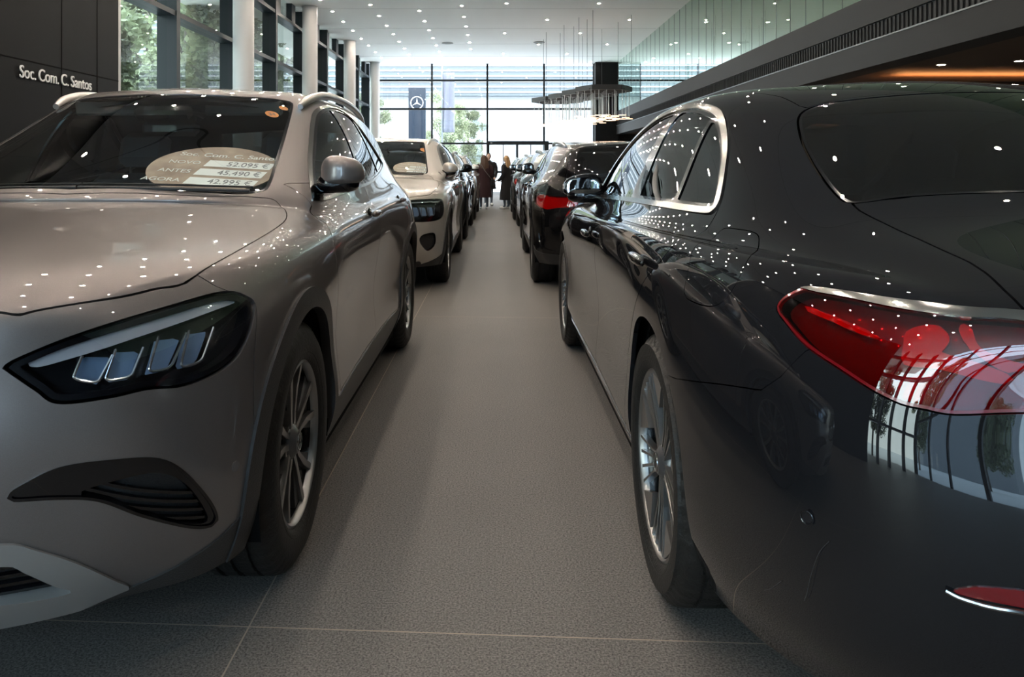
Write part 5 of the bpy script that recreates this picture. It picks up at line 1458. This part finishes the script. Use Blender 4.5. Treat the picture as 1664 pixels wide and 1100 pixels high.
# ---------------------------------------------------------------- people by the far end of the aisle
M['skin'] = mat('skin', (.52, .33, .25), .5); M['coat_maroon'] = mat('maroon_wool_coat', (.030, .010, .013), .9); M['coat_black'] = mat('black_coat', (.010, .009, .010), .9)
M['hair_brown'] = mat('long_brown_hair', (.075, .038, .022), .6); M['hair_blond'] = mat('blond_hair', (.45, .26, .12), .6); M['hair_dark'] = mat('dark_hair', (.012, .010, .009), .6)
M['jeans'] = mat('grey_blue_jeans', (.10, .12, .15), .8); M['shoe'] = mat('pale_trainers', (.55, .52, .50), .6); M['strap'] = mat('grey_bag_strap', (.16, .14, .14), .6); M['lip'] = mat('lips', (.35, .10, .09), .5); M['eye'] = mat('dark_eye', (.01, .01, .01), .2)
def skinned(name, nodes, edges, m, parent, sub=2, root=0):
    me = bpy.data.meshes.new(name); me.from_pydata([n[:3] for n in nodes], edges, []); o = bpy.data.objects.new(name, me); COL.objects.link(o)
    o.modifiers.new('skin', 'SKIN'); sv = me.skin_vertices[0].data if me.skin_vertices else None
    if sv is None: 
        me.attributes; bpy.context.view_layer.objects.active = o; o.select_set(True); bpy.ops.object.modifier_add(type='SKIN') if False else None
    for i, n in enumerate(nodes):
        r = n[3]; me.skin_vertices[0].data[i].radius = (r if not isinstance(r, tuple) else r[0], r if not isinstance(r, tuple) else r[1])
        me.skin_vertices[0].data[i].use_root = (i == root)
    s = o.modifiers.new('sub', 'SUBSURF'); s.levels = sub; s.render_levels = sub
    dg = bpy.context.evaluated_depsgraph_get(); dg.update(); nm = bpy.data.meshes.new_from_object(o.evaluated_get(dg)); bpy.data.objects.remove(o)
    nm.name = name; nm.materials.clear(); nm.materials.append(m); nm.polygons.foreach_set('use_smooth', [True]*len(nm.polygons))
    q = bpy.data.objects.new(name, nm); COL.objects.link(q); q.parent = parent; return q
def head(parent, z, hair, long_, facing_hair=True):
    """head looking towards local -y, as one skin mesh"""
    def f(d):
        x, y, zz = d
        k = 1-.30*max(0, -zz-.1)*1.1
        y2 = y*(1.0 if y > 0 else .96)
        if y < -.55 and abs(x) < .22 and -.42 < zz < .12: y2 -= .20*(1-abs(x)/.22)*(1-abs(zz+.2)/.32) if abs(zz+.2) < .32 else 0
        return (x*k, y2*(1-.12*max(0, -zz)), zz)
    g = G(); g.ell((0, 0, z+.115), (.074, .092, .115), 32, 24, None, f)
    g.cyl((0, .015, z-.05), (0, .01, z+.06), .048, 16, .045)
    for s in (-1, 1): g.ell((.075*s, .01, z+.105), (.012, .020, .030), 10, 8)
    b = g.out('head', M['skin'], parent)
    for s in (-1, 1): h = G(); h.ell((.030*s, -.080, z+.125), (.012, .008, .006), 10, 8); h.out('eye', M['eye'], b)
    h = G(); h.ell((0, -.088, z+.052), (.024, .008, .007), 12, 8); h.out('mouth', M['lip'], b)
    g = G()
    g.ell((0, .018, z+.135), (.088, .096, .108), 28, 18, None, lambda d: (d[0], d[1] if d[1] > -.55 or d[2] > .45 else -.55, d[2]))
    if long_:
        for s in range(-4, 5):
            x = .020*s
            g.tube([(x, .075-abs(x)*.3, z+.16), (x*1.2, .115-abs(x)*.4, z+.02), (x*1.35, .125-abs(x)*.4, z-.12), (x*1.3, .12-abs(x)*.35, z-long_)], [.030, .036, .036, .014], 8)
    g.out('hair', hair, parent)
def person(x, y, rz, sc, coat, hair, long_, label, coat_len=.38, legs='jeans', bag=False, lean=0.0):
    o = empty('person', (x, y, 0), rz); o.scale = (sc, sc, sc); tag(o, label, 'person')
    # body: one skinned figure
    N = [(0, 0, .95, .13), (0, 0, 1.12, .12), (0, .01, 1.30, (.17, .12)), (0, .01, 1.41, (.12, .09)), (0, .01, 1.48, .05),
         (.09, 0, .88, .09), (.10, -.01, .50, .062), (.10, .02, .10, .042), (.10, -.07, .045, .038), (.10, -.15, .035, .03),
         (-.09, 0, .88, .09), (-.10, .02, .50, .062), (-.10, .05, .10, .042), (-.10, -.04, .045, .038), (-.10, -.12, .035, .03),
         (.19, .01, 1.38, .060), (.24, .03, 1.12, .048), (.20, -.12, .95, .036), (.17, -.20, .93, .030),
         (-.19, .01, 1.38, .060), (-.24, .03, 1.12, .048), (-.20, -.10, .93, .036), (-.17, -.18, .92, .030)]
    E = [(0, 1), (1, 2), (2, 3), (3, 4), (0, 5), (5, 6), (6, 7), (7, 8), (8, 9), (0, 10), (10, 11), (11, 12), (12, 13), (13, 14), (3, 15), (15, 16), (16, 17), (17, 18), (3, 19), (19, 20), (20, 21), (21, 22)]
    skinned('body', N, E, M[legs], o, 2)
    # hands with fingers
    for s, (hx, hy, hz) in ((1, (.165, -.215, .925)), (-1, (-.165, -.195, .915))):
        nn = [(hx, hy, hz, .022), (hx-.005*s, hy-.045, hz-.012, .026)]; ee = [(0, 1)]
        for k in range(4):
            i = len(nn); fx = hx-.005*s+(k-1.5)*.019; L = (.040, .048, .044, .034)[k]
            nn += [(fx, hy-.075, hz-.022, .0085), (fx, hy-.075-L*.7, hz-.045, .0075), (fx, hy-.075-L*.8, hz-.072, .006)]; ee += [(1, i), (i, i+1), (i+1, i+2)]
        i = len(nn); nn += [(hx-.034*s, hy-.035, hz-.008, .010), (hx-.046*s, hy-.062, hz-.02, .008)]; ee += [(0, i), (i, i+1)]
        skinned('hand', nn, ee, M['skin'], o, 1)
    # coat: lofted from shoulders to hem, sleeves to the wrists
    g = G(); n = 28; V = []; F = []
    prof = [(1.475, .055, .055), (1.455, .10, .075), (1.42, .185, .105), (1.36, .215, .125), (1.22, .205, .135), (1.08, .185, .13), (.95, .20, .145), (.75, .225, .165), (.55, .245, .185), (coat_len, .26, .20), (coat_len, .24, .18)]
    for z, rx, ry in prof:
        for i in range(n):
            a = 2*math.pi*i/n; k = 1+.03*math.sin(a*5+z*3)*(1.5-z)
            V.append((rx*k*math.cos(a), .01+ry*k*math.sin(a), z))
    for j in range(len(prof)-1):
        for i in range(n): F.append((j*n+i, (j+1)*n+i, (j+1)*n+(i+1) % n, j*n+(i+1) % n))
    g.add(V, F)
    for s in (1, -1):
        g.tube([(.15*s, .01, 1.41), (.20*s, .01, 1.37), (.245*s, .03, 1.24), (.255*s, .03, 1.10), (.215*s, -.09, .97), (.185*s, -.17, .935)], [.06, .072, .066, .060, .052, .045], 14)
    g.tube([(.07*math.cos(t_), .012+.068*math.sin(t_), 1.475+.012*math.sin(t_)) for t_ in np.linspace(0, 2*math.pi, 24, endpoint=False)], .022, 8, True)
    g.out('coat', coat, o)
    for s, y0 in ((.10, -.06), (-.10, -.03)):
        g = G(); g.ell((s, y0-.01, .045), (.048, .135, .050), 16, 10, None, lambda d: (d[0], d[1], max(d[2], -.85))); g.out('trainer', M['shoe'], o)
    head(o, 1.50, hair, long_)
    if bag:
        g = G(); g.tube([(.12, .13, 1.44), (.02, .17, 1.25), (-.12, .17, 1.08), (-.24, .10, .95)], .010, 6); st = g.out('bag_strap', M['strap'], o)
        g = G(); g.box(-.33, -.24, -.08, .12, .72, .95, b=.02); g.out('shoulder_bag', M['coat_black'], st)
    return o
S = .845
person(-.33, 21.1, math.pi+.25, S, M['coat_maroon'], M['hair_brown'], .36, 'person seen from behind with long brown hair, long maroon coat and bag strap', bag=True)
person(.27, 21.2, -math.pi/2-.5, S*.99, M['coat_black'], M['hair_blond'], .20, 'person with shoulder-length blond hair in a dark coat, turned to the left', .30)
person(-.22, 22.9, .15, S*1.06, M['coat_black'], M['hair_dark'], 0, 'person with short dark hair facing the camera, behind the brown-haired one', .60)
# low reception counter beyond the cars
g = G(); g.box(-4.6, -1.2, 31.0, 31.8, 0, 1.10, b=.03); o = g.out('reception_counter', M['charcoal']); tag(o, 'low dark counter in front of the back windows', 'counter')
